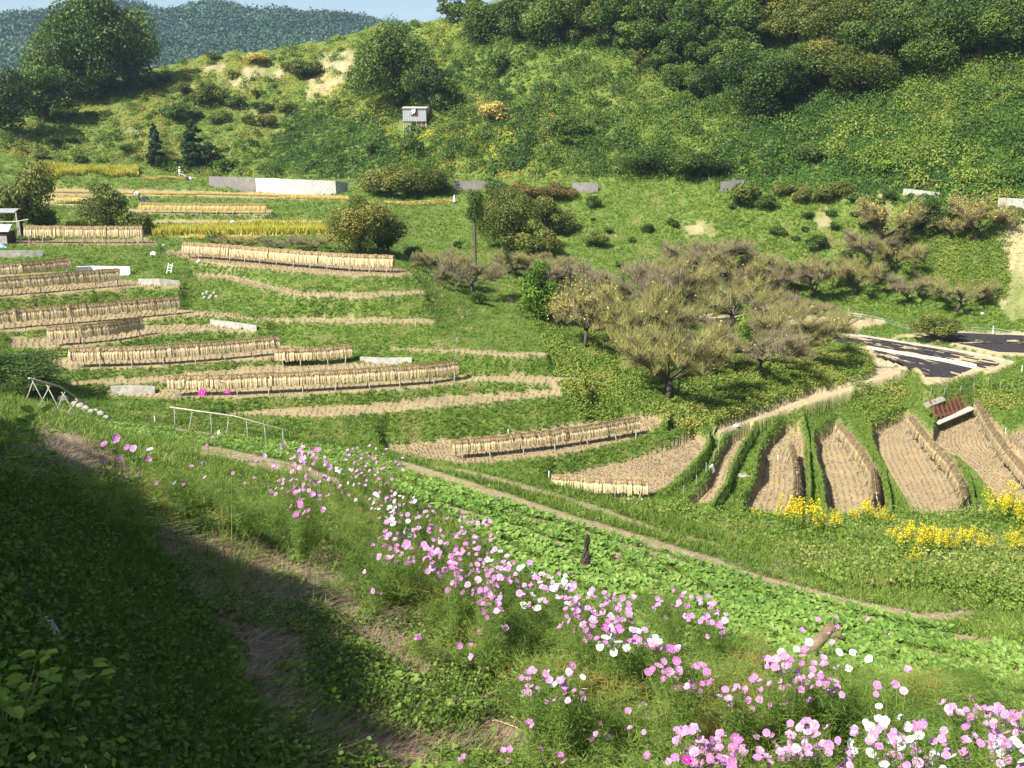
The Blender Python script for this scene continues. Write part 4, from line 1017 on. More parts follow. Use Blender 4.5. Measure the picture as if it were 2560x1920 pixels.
# ---- the tree whose shade falls over the near left ground
def shade_tree():
    bv = np.array([(1060,10),(1110,45),(1160,80),(1210,110),(1310,215),(1345,560),(1400,640),(1450,610),(1500,500),(1560,600),(1620,850),(1680,945),(1740,860),(1800,740),(1860,720),(1920,720),(2060,720)], float)
    targets = []; g0 = random.Random(6); v = 1060
    while v < 2060:
        k0 = pxm(at(300, v)); rr = .30 + .012 * (2060 - v) / 10 * .3; b_ = float(np.interp(v, bv[:, 0], bv[:, 1])); u = b_ - rr * k0 * .75
        while u > -420:
            if g0.random() > (.25 if u < 130 and v > 1600 else .28 if u > b_ - rr * k0 * 2.2 else .04): targets.append((u, v, rr))
            u -= rr * k0 * 1.15
        v += rr * k0 * .42
    root = Vector((-11.5, -2.5, 0)); root.z = -.6
    t = empty('shade_tree', root, 'large broadleaf tree behind the viewer whose shade falls on the near ground', 'tree')
    C, N_, b = [], [], MB()
    b.tube([(0, 0, -1), (.2, .1, 2.5), (.8, .6, 5.5)], [.38, .32, .25], 10)
    for i, (u, v, r) in enumerate(targets):
        p = at(u, v); q = p + Vector(SUN_DIR) * (10.2 + (i * 37 % 17) * .16)
        g = rng.normal(size=(int(1500 * r * r) + 260, 3)); g /= np.linalg.norm(g, axis=1)[:, None]
        C.append(np.array(q) + g * (r * .95 * rng.random(len(g)) ** .33)[:, None] - np.array(root)); N_.append(g)
        e = q - root
        if i % 6 == 0: b.tube([(.8, .6, 5.5), Vector((.8, .6, 5.5)).lerp(e, .5) + Vector((0, 0, .4)), e], [.12, .07, .02], 5)
    v, f, tt = leaves(np.concatenate(C), .16, None, 1.0, .5, .3)
    link('crown', tri_mesh('crown', v, f, tt, 'tree_leaf', False, 4), t); b.obj('trunk', 'bark', t, True)
shade_tree()
# ---- far wooded hills
far_hill('hills', [(a_, b_ + 12) for a_, b_ in [(-500,60),(-200,55),(0,30),(90,25),(200,10),(300,-8),(420,22),(470,18),(510,-2),(560,4),(620,20),(700,16),(720,24),(760,30),(800,27),(850,30),(900,36),(985,52),(1100,70),(1400,120)]], 900, 360, 3, -30)
p = np.array(dens([(-300,60,0),(1400,60,0)], 2))
n = 15000
fx = rng.random(n); 
hm = bpy.data.objects['hills'].data; co = np.zeros(len(hm.vertices) * 3, np.float32); hm.vertices.foreach_get('co', co); co = co.reshape(-1, 3)
u_, v_ = uv_of(co[:, 0], co[:, 1], co[:, 2]); cand = np.where((u_ > -80) & (u_ < 1150) & (v_ < 330) & (v_ > -60))[0]
cand = cand[rng.integers(0, len(cand), 26000)]
c = co[cand] + rng.normal(size=(26000, 3)) * [3.5, 3.5, .8]
cl = fbm(c[:, 0] * .02, c[:, 1] * .02, 5)
stuff('far_woods', [clumps(c, 4.2 + 3.4 * rng.random(26000), 8, 2.0, .6, .5 + 1.3 * (cl - .5), .2)], 'far_crown', 'forest canopy covering the distant hills', 4)
# ------------------------------------------------------------------ rice drying racks
def sheaf_mesh(seed, mats=('straw', 'straw_top'), n=58, length=.86, wide=.19):
    """a bundle split astride the pole: ears hang down both sides, cut butts on top"""
    g = np.random.default_rng(seed); V_, T_, tt, mi = [], [], [], []
    for side in (-1, 1):
        for k in range(n // 2):
            x0 = g.uniform(-wide * .32, wide * .32); x1 = x0 * 1.5 + g.uniform(-.03, .03)
            y0 = side * g.uniform(.02, .07); y1 = side * g.uniform(.07, .24); z1_ = -length * g.uniform(.74, 1.08); w = g.uniform(.013, .025)
            b = len(V_); V_ += [(x0 - w, y0, .02), (x0 + w, y0, .02), (x1 + w * .8, y1, z1_ * .6), (x1 - w * .8, y1, z1_ * .6), (x1 + w * .9 + g.uniform(-.01, .01), y1 * 1.12, z1_), (x1 - w * .9, y1 * 1.12, z1_)]
            t0 = g.uniform(.35, .95); T_ += [(b, b + 1, b + 2, b + 3), (b + 3, b + 2, b + 4, b + 5)]; tt += [t0, t0 * .9]; mi += [0, 0]
        # solid heart of the bundle, so no daylight shows through
        b = len(V_); q = wide * .40
        V_ += [(-q, side * .03, .02), (q, side * .03, .02), (q, side * .12, -length * .8), (-q, side * .12, -length * .8)]; T_ += [(b, b + 1, b + 2, b + 3)]; tt += [.42]; mi += [0]
    for side in (-1, 1):
        for k in range(9):              # butt ends folded over the pole, a brown ruff down the face
            x0 = -wide * .45 + wide * .9 * k / 8 + g.uniform(-.01, .01); w = .019; y0 = side * g.uniform(.05, .09); y1 = side * g.uniform(.13, .21); z1_ = -g.uniform(.10, .22)
            b = len(V_); V_ += [(x0 - w, y0, .07), (x0 + w, y0, .07), (x0 + w, y1, z1_), (x0 - w, y1, z1_)]; T_ += [(b, b + 1, b + 2, b + 3)]; tt += [g.uniform(.0, .7)]; mi += [1]
    for k in range(20):
        a = g.uniform(0, 6.28); x0 = g.uniform(-wide * .4, wide * .4); y0 = g.uniform(-.09, .09); h = g.uniform(.05, .13); w = .02
        lx, ly = x0 * 1.25, y0 * 1.7
        b = len(V_); V_ += [(x0 - w, y0, -.07), (x0 + w, y0, -.07), (lx + w, ly, h), (lx - w, ly, h)]; T_ += [(b, b + 1, b + 2, b + 3)]; tt += [g.uniform(.2, .8)]; mi += [1]
    me = tri_mesh('rice_sheaf', np.array(V_), np.array(T_), np.array(tt), mats[0], False, 4)
    me.materials.append(M[mats[1]]); me.polygons.foreach_set('material_index', np.array(mi, np.int32)); return me, np.array(V_), np.array(T_), np.array(tt), np.array(mi)
SH = [sheaf_mesh(900 + i) for i in range(5)]
FR = [sheaf_mesh(950 + i, ('fresh_straw', 'straw_top')) for i in range(3)]
rest_sheaves = {'straw': [], 'fresh': []}
leg_me = MB().tube([(0, 0, 0), (0, 0, 1)], [.036, .03], 6).mesh('leg', 'pole', True)
def rack(px, H, label, sheaf_label=None, n_individual=0, spacing=.17, fresh=False, legs=1.9, slen=None, rmin=45, plane=None):
    """px: the line on the ground under the pole"""
    pts = [Vector(wr(u, v, D[plane] / azte(u, v)[1])) for u, v in px] if plane else [at(u, v, rmin) for u, v in px]
    P_ = np.array([list(p) for p in pts]); d = np.concatenate([[0], np.cumsum(np.linalg.norm(np.diff(P_, axis=0), axis=1))])
    def pt(s): return Vector([float(np.interp(s, d, P_[:, k])) for k in range(3)])
    L_ = d[-1]; o = pts[0]
    t = empty('rice_rack', o, label, 'drying rack', 'rice drying racks')
    b = MB(); m = max(2, int(L_ / .9))
    b.tube([pt(L_ * i / m) - o + Vector((0, 0, H)) for i in range(m + 1)], [.024] * (m + 1), 7); b.obj('beam', 'beam', t, True)
    nl = max(2, int(round(L_ / legs)))
    for i in range(nl + 1):
        s = min(max(L_ * i / nl, .25), L_ - .25); c = pt(s) - o; tn = (pt(min(s + .3, L_)) - pt(max(s - .3, 0))).normalized(); nm = Vector((tn.y, -tn.x, 0)).normalized()
        if i in (0, nl): offs = [(.42, .3 if i == 0 else -.3), (-.42, 0)]
        else: offs = [(.40, random.uniform(-.12, .12)), (-.40, random.uniform(-.12, .12))]
        for a, e in offs:
            foot = c + nm * a + tn * e; wz = float(ground_z(foot.x + o.x, foot.y + o.y)) - o.z; foot.z = wz - .06
            top = c + Vector((0, 0, H + .05)) - nm * a * .12
            q = link('leg', leg_me, t); q.location = foot; v = top - foot; q.rotation_euler = v.to_track_quat('Z', 'Y').to_euler(); q.scale = (1, 1, v.length)
    ns = int(L_ / spacing); src = FR if fresh else SH; k_ = (slen or .86) * .80 / .86
    for i in range(ns):
        s = (i + .5) * spacing + random.uniform(-.02, .02)
        c = pt(s); tn = (pt(min(s + .2, L_)) - pt(max(s - .2, 0))).normalized(); rz = math.atan2(tn.y, tn.x)
        big = random.random() < .06
        sc = (random.uniform(.9, 1.15), random.uniform(.9, 1.15) * (1.3 if big else 1), k_ * random.uniform(.92, 1.08))
        z = c.z + H + random.uniform(-.02, .03) + (.06 if big else 0); me, V0, T0, t0, m0 = src[i % len(src)]
        fl = random.choice((0, pi))
        if i < n_individual:
            q = link('rice_sheaf', me); q.location = (c.x, c.y, z); q.rotation_euler = (random.uniform(-.05, .05), random.uniform(-.05, .05), rz + fl); q.scale = sc
            set_props(q, sheaf_label, 'rice sheaf', sheaf_label.replace('bundle', 'bundles'))
        else:
            a = rz + fl; R_ = np.array([[cos(a), -sin(a), 0], [sin(a), cos(a), 0], [0, 0, 1]])
            rest_sheaves['fresh' if fresh else 'straw'].append(((V0 * sc) @ R_.T + [c.x, c.y, z], T0, t0, m0))
    return t
SL = 'dried rice straw bundle on '
rack([(1132,1148),(1240,1139),(1371,1124),(1500,1104),(1598,1086)], 1.06, 'long straw rack standing above the cosmos in the middle of the lower paddies', SL + 'the long rack in the middle of the lower paddies', 90, .17, slen=.80, plane='N1')
rack([(1380,1232),(1500,1243),(1622,1249)], .98, 'low straw rack half hidden behind the edge of the near field', SL + 'the low rack half hidden behind the near field', 30, .17, slen=.78, plane='N2')
rack([(1975,1152),(1984,1190),(1990,1235),(1989,1290)], 1.15, 'short straw rack seen end on, leftmost of the four running downhill', SL + 'the leftmost rack running downhill', 50, .17, slen=.95, legs=1.8, plane='G1')
rack([(2092,1098),(2118,1130),(2150,1172),(2180,1225),(2186,1290)], 1.2, 'straw rack seen end on, second from left of the four running downhill', SL + 'the second rack from left running downhill', 65, .19, slen=.95, legs=2.2, plane='G2')
rack([(2272,1080),(2316,1138),(2368,1195),(2400,1250),(2408,1300)], 1.2, 'straw rack seen end on, third from left of the four running downhill', SL + 'the third rack from left running downhill', 65, .19, slen=.95, legs=2.2, plane='G3')
rack([(2438,1040),(2470,1100),(2515,1170),(2566,1232),(2620,1290)], 1.2, 'straw rack by the rusty grating, rightmost of the four running downhill', legs=2.2, slen=.95, plane='G4')
rack([(425,991),(560,989),(747,981),(891,973),(1050,962),(1148,950)], 1.22, 'longest straw rack of all, with magenta cosmos in front of it', slen=.92)
rack([(690,917),(780,914),(880,905)], 1.12, 'short straw rack just above the right part of the longest rack', slen=.88)
rack([(178,919),(280,917),(380,913),(530,902),(704,886)], 1.18, 'long straw rack on the terrace left above the longest rack', slen=.90)
rack([(122,866),(200,861),(280,852),(358,838)], 1.22, 'short straw rack standing between two longer ones on the left', slen=.92)
rack([(-40,828),(60,819),(150,812),(280,801),(380,791),(452,784)], 1.25, 'long straw rack on the fourth left terrace, topped by upright bundles', slen=.92)
rack([(-40,744),(40,737),(120,731),(220,722),(306,715)], 1.30, 'straw rack in front of the whitened wall at the left edge', slen=.95)
rack([(-40,705),(60,697),(180,684)], 1.20, 'short straw rack behind another at the left edge', slen=.92)
rack([(66,608),(200,609),(362,609)], 1.55, 'uppermost left straw rack beside the lean-to shed', slen=1.10, spacing=.2)
rack([(462,645),(560,652),(700,665),(850,678),(985,683)], 1.32, 'long upper straw rack in front of the large olive tree', slen=.98)
rack([(350,531),(450,533),(560,534),(668,534)], 1.0, 'low rack of fresh yellow straw below the bending farmer', fresh=True, slen=.85)
rack([(112,508),(180,510),(250,513)], .95, 'low rack of fresh yellow straw behind the round olive tree', fresh=True, slen=.7)
for kind, nm, lb in (('straw', 'rice_sheaves', 'dried rice straw bundles hanging on the left, upper and rightmost racks'), ('fresh', 'fresh_rice_sheaves', 'fresh yellow rice bundles hanging on the two farthest racks')):
    L_ = rest_sheaves[kind]; V_, T_, t_ = join([(a, b, c) for a, b, c, d in L_])
    me = tri_mesh(nm, V_, T_, t_, 'straw' if kind == 'straw' else 'fresh_straw', False, 4); me.materials.append(M['straw_top'])
    me.polygons.foreach_set('material_index', np.concatenate([d for a, b, c, d in L_]).astype(np.int32))
    set_props(link(nm, me), lb, 'rice sheaves', None, 'stuff')
# bare racks on the near slope, waiting for straw
def bare_rack(a, b, H, label, nsup, rmin=None, second=None):
    A, B = at(*a, rmin), at(*b, rmin); t = empty('bare_rack', A, label, 'drying rack', 'bare drying racks on the near slope')
    d = B - A; tn = d.normalized(); nm = Vector((tn.y, -tn.x, 0)).normalized(); hz = Vector((0, 0, H))
    MB().tube([hz - tn * .1, d * .5 + hz + Vector((0, 0, .03)), d * 1.0 + hz * .55], [.035, .033, .028], 8).obj('beam', 'pole', t, True)
    for i in range(nsup):
        s = (i + .15) / nsup; c = d * s; top = c + hz * (1 - .45 * s) + Vector((0, 0, .08))
        for sg in (-1, 1):
            f = c + nm * sg * .38 + tn * random.uniform(-.15, .15); f.z = float(ground_z(A.x + f.x, A.y + f.y)) - A.z - .05
            q = link('leg', leg_me, t); q.location = f; v = top - nm * sg * .06 - f; q.rotation_euler = v.to_track_quat('Z', 'Y').to_euler(); q.scale = (.55, .55, v.length)
bare_rack((432,1062), (745,1108), 1.0, 'bare wooden drying rack with crossed legs over the vegetable rows', 7)
bare_rack((84,1012), (225,1046), .85, 'shorter bare wooden rack at the left beside a line of stones', 4)
# ------------------------------------------------------------------ cosmos
def petal_mesh(seed, mat, npet=8, cup=.15, r=.036, tint=.5):
    g = np.random.default_rng(seed); V_, T_, tt = [], [], []
    for k in range(npet):
        a = k / npet * 6.283 + g.uniform(-.08, .08); w = .40 * r * g.uniform(.9, 1.1); L_ = r * g.uniform(.9, 1.08); c = cup * g.uniform(.5, 1.5)
        ca, sa = cos(a), sin(a)
        def P(u, v, z): return (u * ca - v * sa, u * sa + v * ca, z)
        b = len(V_)
        V_ += [P(.12 * L_, 0, 0), P(.55 * L_, -w * .75, c * L_ * .5), P(.95 * L_, -w * .8, c * L_), P(1.0 * L_, 0, c * L_ * .8), P(.95 * L_, w * .8, c * L_), P(.55 * L_, w * .75, c * L_ * .5), P(.6 * L_, 0, c * L_ * .35)]
        T_ += [(b, b + 1, b + 6, b + 5), (b + 1, b + 2, b + 3, b + 6), (b + 6, b + 3, b + 4, b + 5)]
        t0 = tint + g.uniform(-.2, .2); tt += [t0 - .1, t0, t0 + .05]
    return tri_mesh('flower', np.array(V_), np.array(T_), np.array(tt), mat, False, 4)
PET = {'p': [petal_mesh(i, 'petal_pink', 8, [.1, .25, .6][i % 3], .039, .35 + .12 * (i % 5)) for i in range(9)],
       'd': [petal_mesh(20 + i, 'petal_pink', 8, [.15, .5][i % 2], .037, .12) for i in range(4)],
       'w': [petal_mesh(40 + i, 'petal_white', 8, [.08, .2, .5][i % 3], .043, .6) for i in range(4)],
       'm': [petal_mesh(60 + i, 'petal_magenta', 8, .2, .042, .5) for i in range(2)]}
eye_me = MB().lathe((0, 0, 0), [(.0001, .008), (.005, .007), (.0078, .003), (.008, -.002), (.0001, -.004)], 8).mesh('flower_centre', 'flower_eye', True)
TOCAM = lambda p: (Vector((0, 0, 0)) - Vector(p)).normalized()
SUNV = Vector(SUN_DIR)
NPL = [0]
def threads(C, size, n, tint, g):
    """hair fine leaves round the points"""
    m = len(C); P_ = np.repeat(C, n, 0) + g.normal(size=(m * n, 3)) * [.035, .035, .03]
    d = g.normal(size=(m * n, 3)); d[:, 2] = np.abs(d[:, 2]) * .6 + .1; d /= np.linalg.norm(d, axis=1)[:, None]
    w = np.cross(d, g.normal(size=(m * n, 3))); w /= np.linalg.norm(w, axis=1)[:, None]
    s = (size * (.5 + .8 * g.random(m * n)))[:, None]
    V_ = np.stack([P_ - w * .0022, P_ + w * .0022, P_ + d * s], 1).reshape(-1, 3)
    return V_, np.arange(len(V_)).reshape(-1, 3), tint + (g.random(m * n) - .5) * .5
def cosmos(flowers, label, H=.9, lean=(0, 0), thread=1.0, group='cosmos plants along the field edge', tall=False, basecol=.5, rscale=1.0, start=60):
    """flowers: [(u, v, kind)]; the plant stands on the ground below the middle of its heads"""
    us = np.array([f[0] for f in flowers], float); vs = np.array([f[1] for f in flowers], float)
    cu, cv = us.mean() + lean[0], max(vs.mean(), vs.max() - 30)
    vb = cv + start
    for _ in range(14):
        b = at(cu, vb, 1.6); k = pxm(b); vb = .5 * vb + .5 * (cv + H * .72 * k)
    base = at(cu, vb, 1.6); k = pxm(base)
    if start > 100:
        a_ = azte(cu, cv)[0]; base = Vector((7.2 * sin(a_), 7.2 * cos(a_), float(ground_z(7.2 * sin(a_), 7.2 * cos(a_)))))
    t = empty('cosmos_plant', base, label, 'cosmos', group); NPL[0] += 1
    g = np.random.default_rng(4000 + NPL[0]); rd = random.Random(NPL[0])
    r0 = math.hypot(base.x, base.y); st = MB(); pts_f = []
    for i, (u, v, kd) in enumerate(flowers):
        rr = r0 + rd.uniform(-.35, .35) * rscale; az, te = azte(u, v); p = Vector((rr * sin(az), rr * cos(az), -rr * te))
        gz = float(ground_z(p.x, p.y))
        if p.z < gz + .08: p = at(u, v, 1.6) + Vector((0, 0, .08))
        q = p - base; nrm = (SUNV * .5 + TOCAM(p) * .12 + Vector((rd.gauss(0, .45), rd.gauss(0, .45), rd.uniform(.0, .7)))).normalized()
        f = link('flower', PET[kd][rd.randrange(len(PET[kd]))], t); f.location = q
        f.rotation_euler = nrm.to_track_quat('Z', 'Y').to_euler(); s = (1.05 if kd == 'm' else 1) * rd.uniform(.56, .84) * (.80 if v > 1690 else 1); f.scale = (s, s, s)
        e = link('flower_centre', eye_me, f); e.location = (0, 0, .001)
        fork = Vector((q.x * .25 + rd.uniform(-.05, .05), q.y * .25 + rd.uniform(-.05, .05), max(.1, q.z * rd.uniform(.25, .5))))
        mid = fork.lerp(q, .55) + Vector((rd.uniform(-.03, .03), rd.uniform(-.03, .03), -.02))
        st.tube([(rd.uniform(-.03, .03), rd.uniform(-.03, .03), -.03), fork, mid, q - nrm * .006], [.0045, .0032, .0022, .0012], 4, False)
        for s_ in np.linspace(.1, .85, 6): pts_f.append(list(fork.lerp(q, s_ * .95)) if not tall else list(fork.lerp(q, s_ * .6)))
        for s_ in (.4, .8): pts_f.append(list(fork * s_))
    for _ in range(int(7 * H)):            # leafy side shoots without heads
        e = Vector((rd.uniform(-.28, .28), rd.uniform(-.28, .28), rd.uniform(.2, .75) * H * .8)); st.tube([(0, 0, -.02), e * .5 + Vector((0, 0, .05)), e], [.004, .003, .001], 4, False)
        for s_ in (.3, .5, .7, .9, 1.0): pts_f.append(list(e * s_))
    st.obj('stems', 'green_stem', t, False, None, .45)
    C = np.array(pts_f); C[:, 2] = np.maximum(C[:, 2], .03)
    n = max(4, int(1500 * thread / len(C)))
    V_, T_, tt = threads(C, .055, n, basecol, g)
    link('foliage', tri_mesh('foliage', V_, T_, tt + np.clip(.25 - C[:, 2].repeat(n), -.1, .4), 'feather'), t)
    return t
def cluster(u0, v0, du, dv, n, kinds, seed):
    g = random.Random(seed); out = []
    while len(out) < n:
        a, b = g.uniform(-1, 1), g.uniform(-1, 1)
        if a * a + b * b < 1.1: out.append((u0 + a * du, v0 + b * dv, g.choice(kinds)))
    return out
cosmos([(292,1094,'d'),(260,1110,'d'),(243,1122,'d'),(255,1150,'d'),(302,1168,'d'),(305,1148,'d'),(292,1106,'p')], 'sparse purplish cosmos at the far left end of the flowers', .85, thread=.8)
cosmos([(318,1120,'d'),(336,1122,'p'),(375,1124,'w'),(372,1150,'p'),(345,1188,'p'),(318,1195,'p'),(362,1140,'d')], 'sparse pale cosmos second from the far left end', .8, thread=.8)
cosmos([(546,1079,'w'),(530,1093,'d'),(518,1112,'d'),(537,1112,'d'),(548,1084,'p')], 'single tall reddish stemmed cosmos standing alone on the left', 1.1, thread=.5, tall=True)
cosmos([(478,1165,'p'),(507,1160,'p'),(460,1211,'d'),(392,1208,'d'),(512,1193,'p'),(436,1210,'w')], 'low purple cosmos under the single tall one', .55)
cosmos([(582,1183,'d'),(650,1185,'d'),(612,1210,'p'),(590,1225,'p'),(636,1195,'p')], 'low purple cosmos right of the single tall one', .6)
cosmos([(640,1150,'d'),(660,1140,'p'),(668,1210,'p'),(676,1228,'p'),(560,1250,'d'),(690,1235,'p')], 'loose pink cosmos just left of the dense mauve cluster', .75)
cosmos([(553,957,'m'),(568,981,'m'),(505,983,'m')], 'three magenta flowers on tall thin stems in front of the longest straw rack', 1.45, start=420, thread=.25, tall=True, group='magenta cosmos')
spec = [(735,1175,36,52,22,'pppd','dense mauve cosmos, left half of the first big cluster'),(778,1205,34,60,22,'pppd','dense mauve cosmos, right half of the first big cluster'),(765,1260,30,28,10,'pd','mauve cosmos under the first big cluster'),
 (850,1170,32,36,16,'pppw','pink cosmos at the left of the second cluster by the vegetables'),(905,1155,34,30,18,'pppd','pink cosmos at the top of the second cluster by the vegetables'),(960,1180,36,38,18,'ppd','pink cosmos at the right of the second cluster by the vegetables'),(905,1215,40,26,10,'ppd','pink cosmos at the bottom of the second cluster'),
 (965,1262,26,26,16,'wppd','pale cosmos at the top of the long middle drift'),(1010,1275,26,26,15,'wpp','pale cosmos right of the top of the long middle drift'),(1000,1320,32,30,18,'ppw','pale pink cosmos below the top of the long middle drift'),(1065,1290,24,16,8,'p','pink cosmos with four bright heads beside the vegetables'),
 (975,1375,32,26,10,'pd','mauve cosmos low on the left of the long middle drift'),(1035,1385,30,20,8,'pp','pink cosmos low in the long middle drift'),(1085,1345,34,28,14,'pp','pink cosmos left of the centre of the long middle drift'),(1150,1330,30,34,14,'pp','pink cosmos at the upper centre of the long middle drift'),(1205,1340,26,34,12,'pp','pink cosmos at the upper right of the long middle drift'),
 (1110,1400,34,30,16,'ppd','mauve cosmos in the thick of the long middle drift'),(1170,1400,30,28,14,'ppd','mauve cosmos right in the thick of the long middle drift'),(1140,1445,26,26,12,'pd','deep pink cosmos at the lower centre of the drift'),(1245,1400,28,22,9,'ppw','pink cosmos where the drift meets the bright vegetables'),
 (1215,1470,28,30,12,'pd','purple pink cosmos under the drift near the dark hollow'),(1225,1505,22,28,8,'pd','purple cosmos over the dark hollow'),(1255,1435,32,22,10,'pp','pink cosmos above the dark hollow'),
 (1320,1440,30,24,12,'wwp','white cosmos left of the charred stump'),(1345,1485,34,26,12,'wwp','mixed white and pink cosmos below the charred stump'),(1400,1465,30,22,12,'ppw','pink cosmos right below the charred stump'),(1450,1490,30,22,12,'ppw','pink cosmos lower right of the charred stump'),
 (1510,1505,28,26,12,'p','pink cosmos on the right shoulder of the drift'),(1556,1520,26,26,9,'p','pink cosmos furthest right on the shoulder of the drift'),(1440,1550,32,26,10,'pp','pink cosmos in the middle of the lower drift'),(1500,1565,34,26,11,'pd','mauve cosmos in the lower drift'),
 (1545,1598,36,22,10,'pwd','mixed cosmos at the right of the lower drift'),(1610,1600,40,22,10,'pwp','pink and white cosmos at the right end of the lower drift'),(1660,1620,24,14,6,'pd','purple cosmos right after the lower drift'),
 (1680,1510,36,24,10,'pd','mauve cosmos before the leafy vegetables, left part'),(1745,1520,36,28,10,'p','mauve cosmos before the leafy vegetables, middle part'),(1790,1560,26,26,7,'p','pink cosmos before the leafy vegetables, right part'),
 (1700,1690,38,24,14,'pd','tight group of purple pink cosmos beside a dark hollow'),(1370,1710,38,22,10,'pp','pale pink cosmos by the pale dried vines'),(1412,1715,26,30,11,'ppw','tight pale pink cosmos right of the pale dried vines'),
 (1745,1850,34,20,12,'p','pink cosmos at the bottom, left of the magenta ones'),(1800,1880,34,26,13,'pd','dense pink cosmos at the bottom centre right'),(1790,1912,40,12,10,'dm','magenta cosmos cut by the bottom edge'),(1730,1900,30,20,7,'pd','mauve cosmos at the bottom beside the magenta ones'),
 (1945,1700,32,34,12,'pp','pink cosmos under the left white flowers'),(2000,1680,34,30,12,'ppd','pink cosmos under the biggest white flower'),(2050,1710,28,28,9,'p','pink cosmos below the fallen log'),
 (1850,1745,34,16,9,'p','spray of pink cosmos left of the white flowers'),(1950,1870,36,24,12,'pp','pink cosmos at the bottom right, first group'),(2015,1855,36,28,12,'p','pink cosmos at the bottom right, second group'),(2065,1885,36,22,11,'pp','pink cosmos at the bottom right, third group'),
 (2190,1850,40,24,11,'pwp','pink and white cosmos at the bottom right, fourth group'),(2245,1880,40,28,13,'ppw','pink cosmos at the bottom right, fifth group'),(2310,1870,34,34,12,'ppw','pink cosmos at the bottom right, sixth group'),
 (2420,1780,40,20,9,'p','mauve cosmos at the right edge, left part'),(2490,1800,40,22,11,'pd','mauve cosmos at the right edge, middle part'),(2545,1815,30,24,9,'p','mauve cosmos at the right edge, outermost'),(2450,1880,36,24,9,'ppw','pink cosmos in the bottom right corner, left part'),(2530,1880,34,28,12,'ppw','pink cosmos filling the bottom right corner')]
for i, (u, v, du, dv, n, kd, lab) in enumerate(spec):
    cosmos(cluster(u, v, du * (1.5 if v < 1680 else 2.1), dv * (1.5 if v < 1680 else 1.9), int(n * 1.9), kd, 70 + i), lab, .8 if v < 1700 else .7, thread=2.4)
W_ = [(2023,1605),(1952,1629),(1928,1658),(1992,1623),(2098,1631),(2132,1631),(2172,1647),(2122,1671),(2094,1672)]
cosmos([(u, v, 'w') for u, v in W_[:4]], 'big white cosmos left of the fallen log', .85)
cosmos([(u, v, 'w') for u, v in W_[4:]], 'big white cosmos right of the fallen log', .85)
cosmos([(2005,1578,'p'),(2045,1549,'p'),(2090,1544,'p'),(2090,1565,'p'),(2071,1584,'p'),(2082,1607,'p')], 'slender pink cosmos reaching up in front of the fallen log', .95, tall=True)
cosmos([(2172,1549,'p'),(2222,1589,'p'),(2270,1674,'p'),(2241,1711,'p'),(2259,1727,'p'),(2193,1713,'p'),(2198,1724,'p'),(2190,1735,'p')], 'scattered pink cosmos right of the fallen log', .9, tall=True)
cosmos([(2198,1766,'w'),(2251,1793,'w'),(2196,1798,'w'),(2164,1806,'w'),(2193,1825,'w'),(2235,1828,'p')], 'small white cosmos low on the right', .6)
cosmos([(1180,1642,'p'),(1047,1594,'d'),(1148,1615,'d'),(1176,1612,'d')], 'few stray cosmos on the bare ground below the feathery clump', .3)
cosmos([(1416,1666,'p'),(1535,1634,'p'),(1538,1666,'p'),(1577,1674,'p'),(1510,1610,'p'),(1460,1600,'p')], 'open pink cosmos on the green feathery clump', .45)
cosmos([(912,1430,'p'),(933,1477,'p'),(949,1483,'p'),(908,1436,'p')], 'few pink cosmos left of the feathery clump', .5)
cosmos([(1257,1597,'p'),(1236,1538,'d'),(1262,1570,'p'),(1200,1578,'d')], 'deep pink cosmos hanging over the dark hollow', .4)
cosmos([(1570,1777,'p'),(1617,1790,'p'),(1610,1761,'p'),(1601,1764,'p')], 'three round pink cosmos low in the middle right', .4)
cosmos([(1575,1820,'p'),(1501,1809,'p'),(1490,1835,'p'),(1519,1841,'p'),(1610,1830,'p'),(1480,1848,'d')], 'round pink cosmos near the bottom, right of the brown roots', .4)
cosmos([(1310,1851,'p'),(1350,1875,'p'),(1259,1878,'p'),(1275,1875,'p'),(1270,1902,'p'),(1331,1814,'p'),(1322,1808,'d')], 'round pink cosmos at the bottom under the pale vines', .4)
cosmos([(1161,1894,'d'),(1150,1902,'p')], 'two dark pink cosmos at the bottom left of the vines', .35)
cosmos([(1620,1888,'p'),(1617,1899,'p'),(1672,1905,'p'),(1400,1890,'d'),(1410,1905,'d')], 'few pink cosmos at the bottom edge in the middle', .35)
cosmos([(2005,1806,'p'),(1888,1846,'p'),(1930,1838,'p'),(1975,1817,'p'),(2064,1816,'p')], 'scattered pale pink cosmos above the bottom right groups', .4)
cosmos([(952,1520,'p')], 'lone pink cosmos lying at the foot of the red stems', .2) if False else None
cosmos([(1047,1596,'p'),(1040,1600,'p')], 'bright pink cosmos at the foot of the red stem heap', .25)
# feathery growth between the plants, without heads
def feathers():
    g = np.random.default_rng(5); pts = []
    for (u, v, du, dv, n) in ((700,1330,140,40,240),(880,1330,70,60,160),(980,1470,110,60,420),(1120,1520,90,50,300),(1400,1640,120,50,320),(1560,1700,90,40,200),(1250,1590,60,30,100),(1850,1690,70,50,200),(2050,1790,180,50,420),(1450,1800,160,50,240),(1380,1760,70,30,120),(2350,1780,140,50,240),(480,1270,150,30,200),(1700,1780,100,40,140),(1650,1560,50,40,100),(1900,1900,300,30,200)):
        for a, b in g.normal(size=(n, 2)) * .6:
            p = at(u + du * a, v + dv * b, 1.6); pts.append([p.x, p.y, p.z + g.uniform(.05, .42) * .8])
    C = np.array(pts); V_, T_, tt = threads(C, .10, 60, .5, g)
    tt += np.repeat(1.6 * (fbm(C[:, 0] * 1.5, C[:, 1] * 1.5, 4) - .5), 60)
    stuff('feathery_foliage', [(V_, T_, tt)], 'feather', 'fine feathery foliage growing between the flowering cosmos')
feathers()
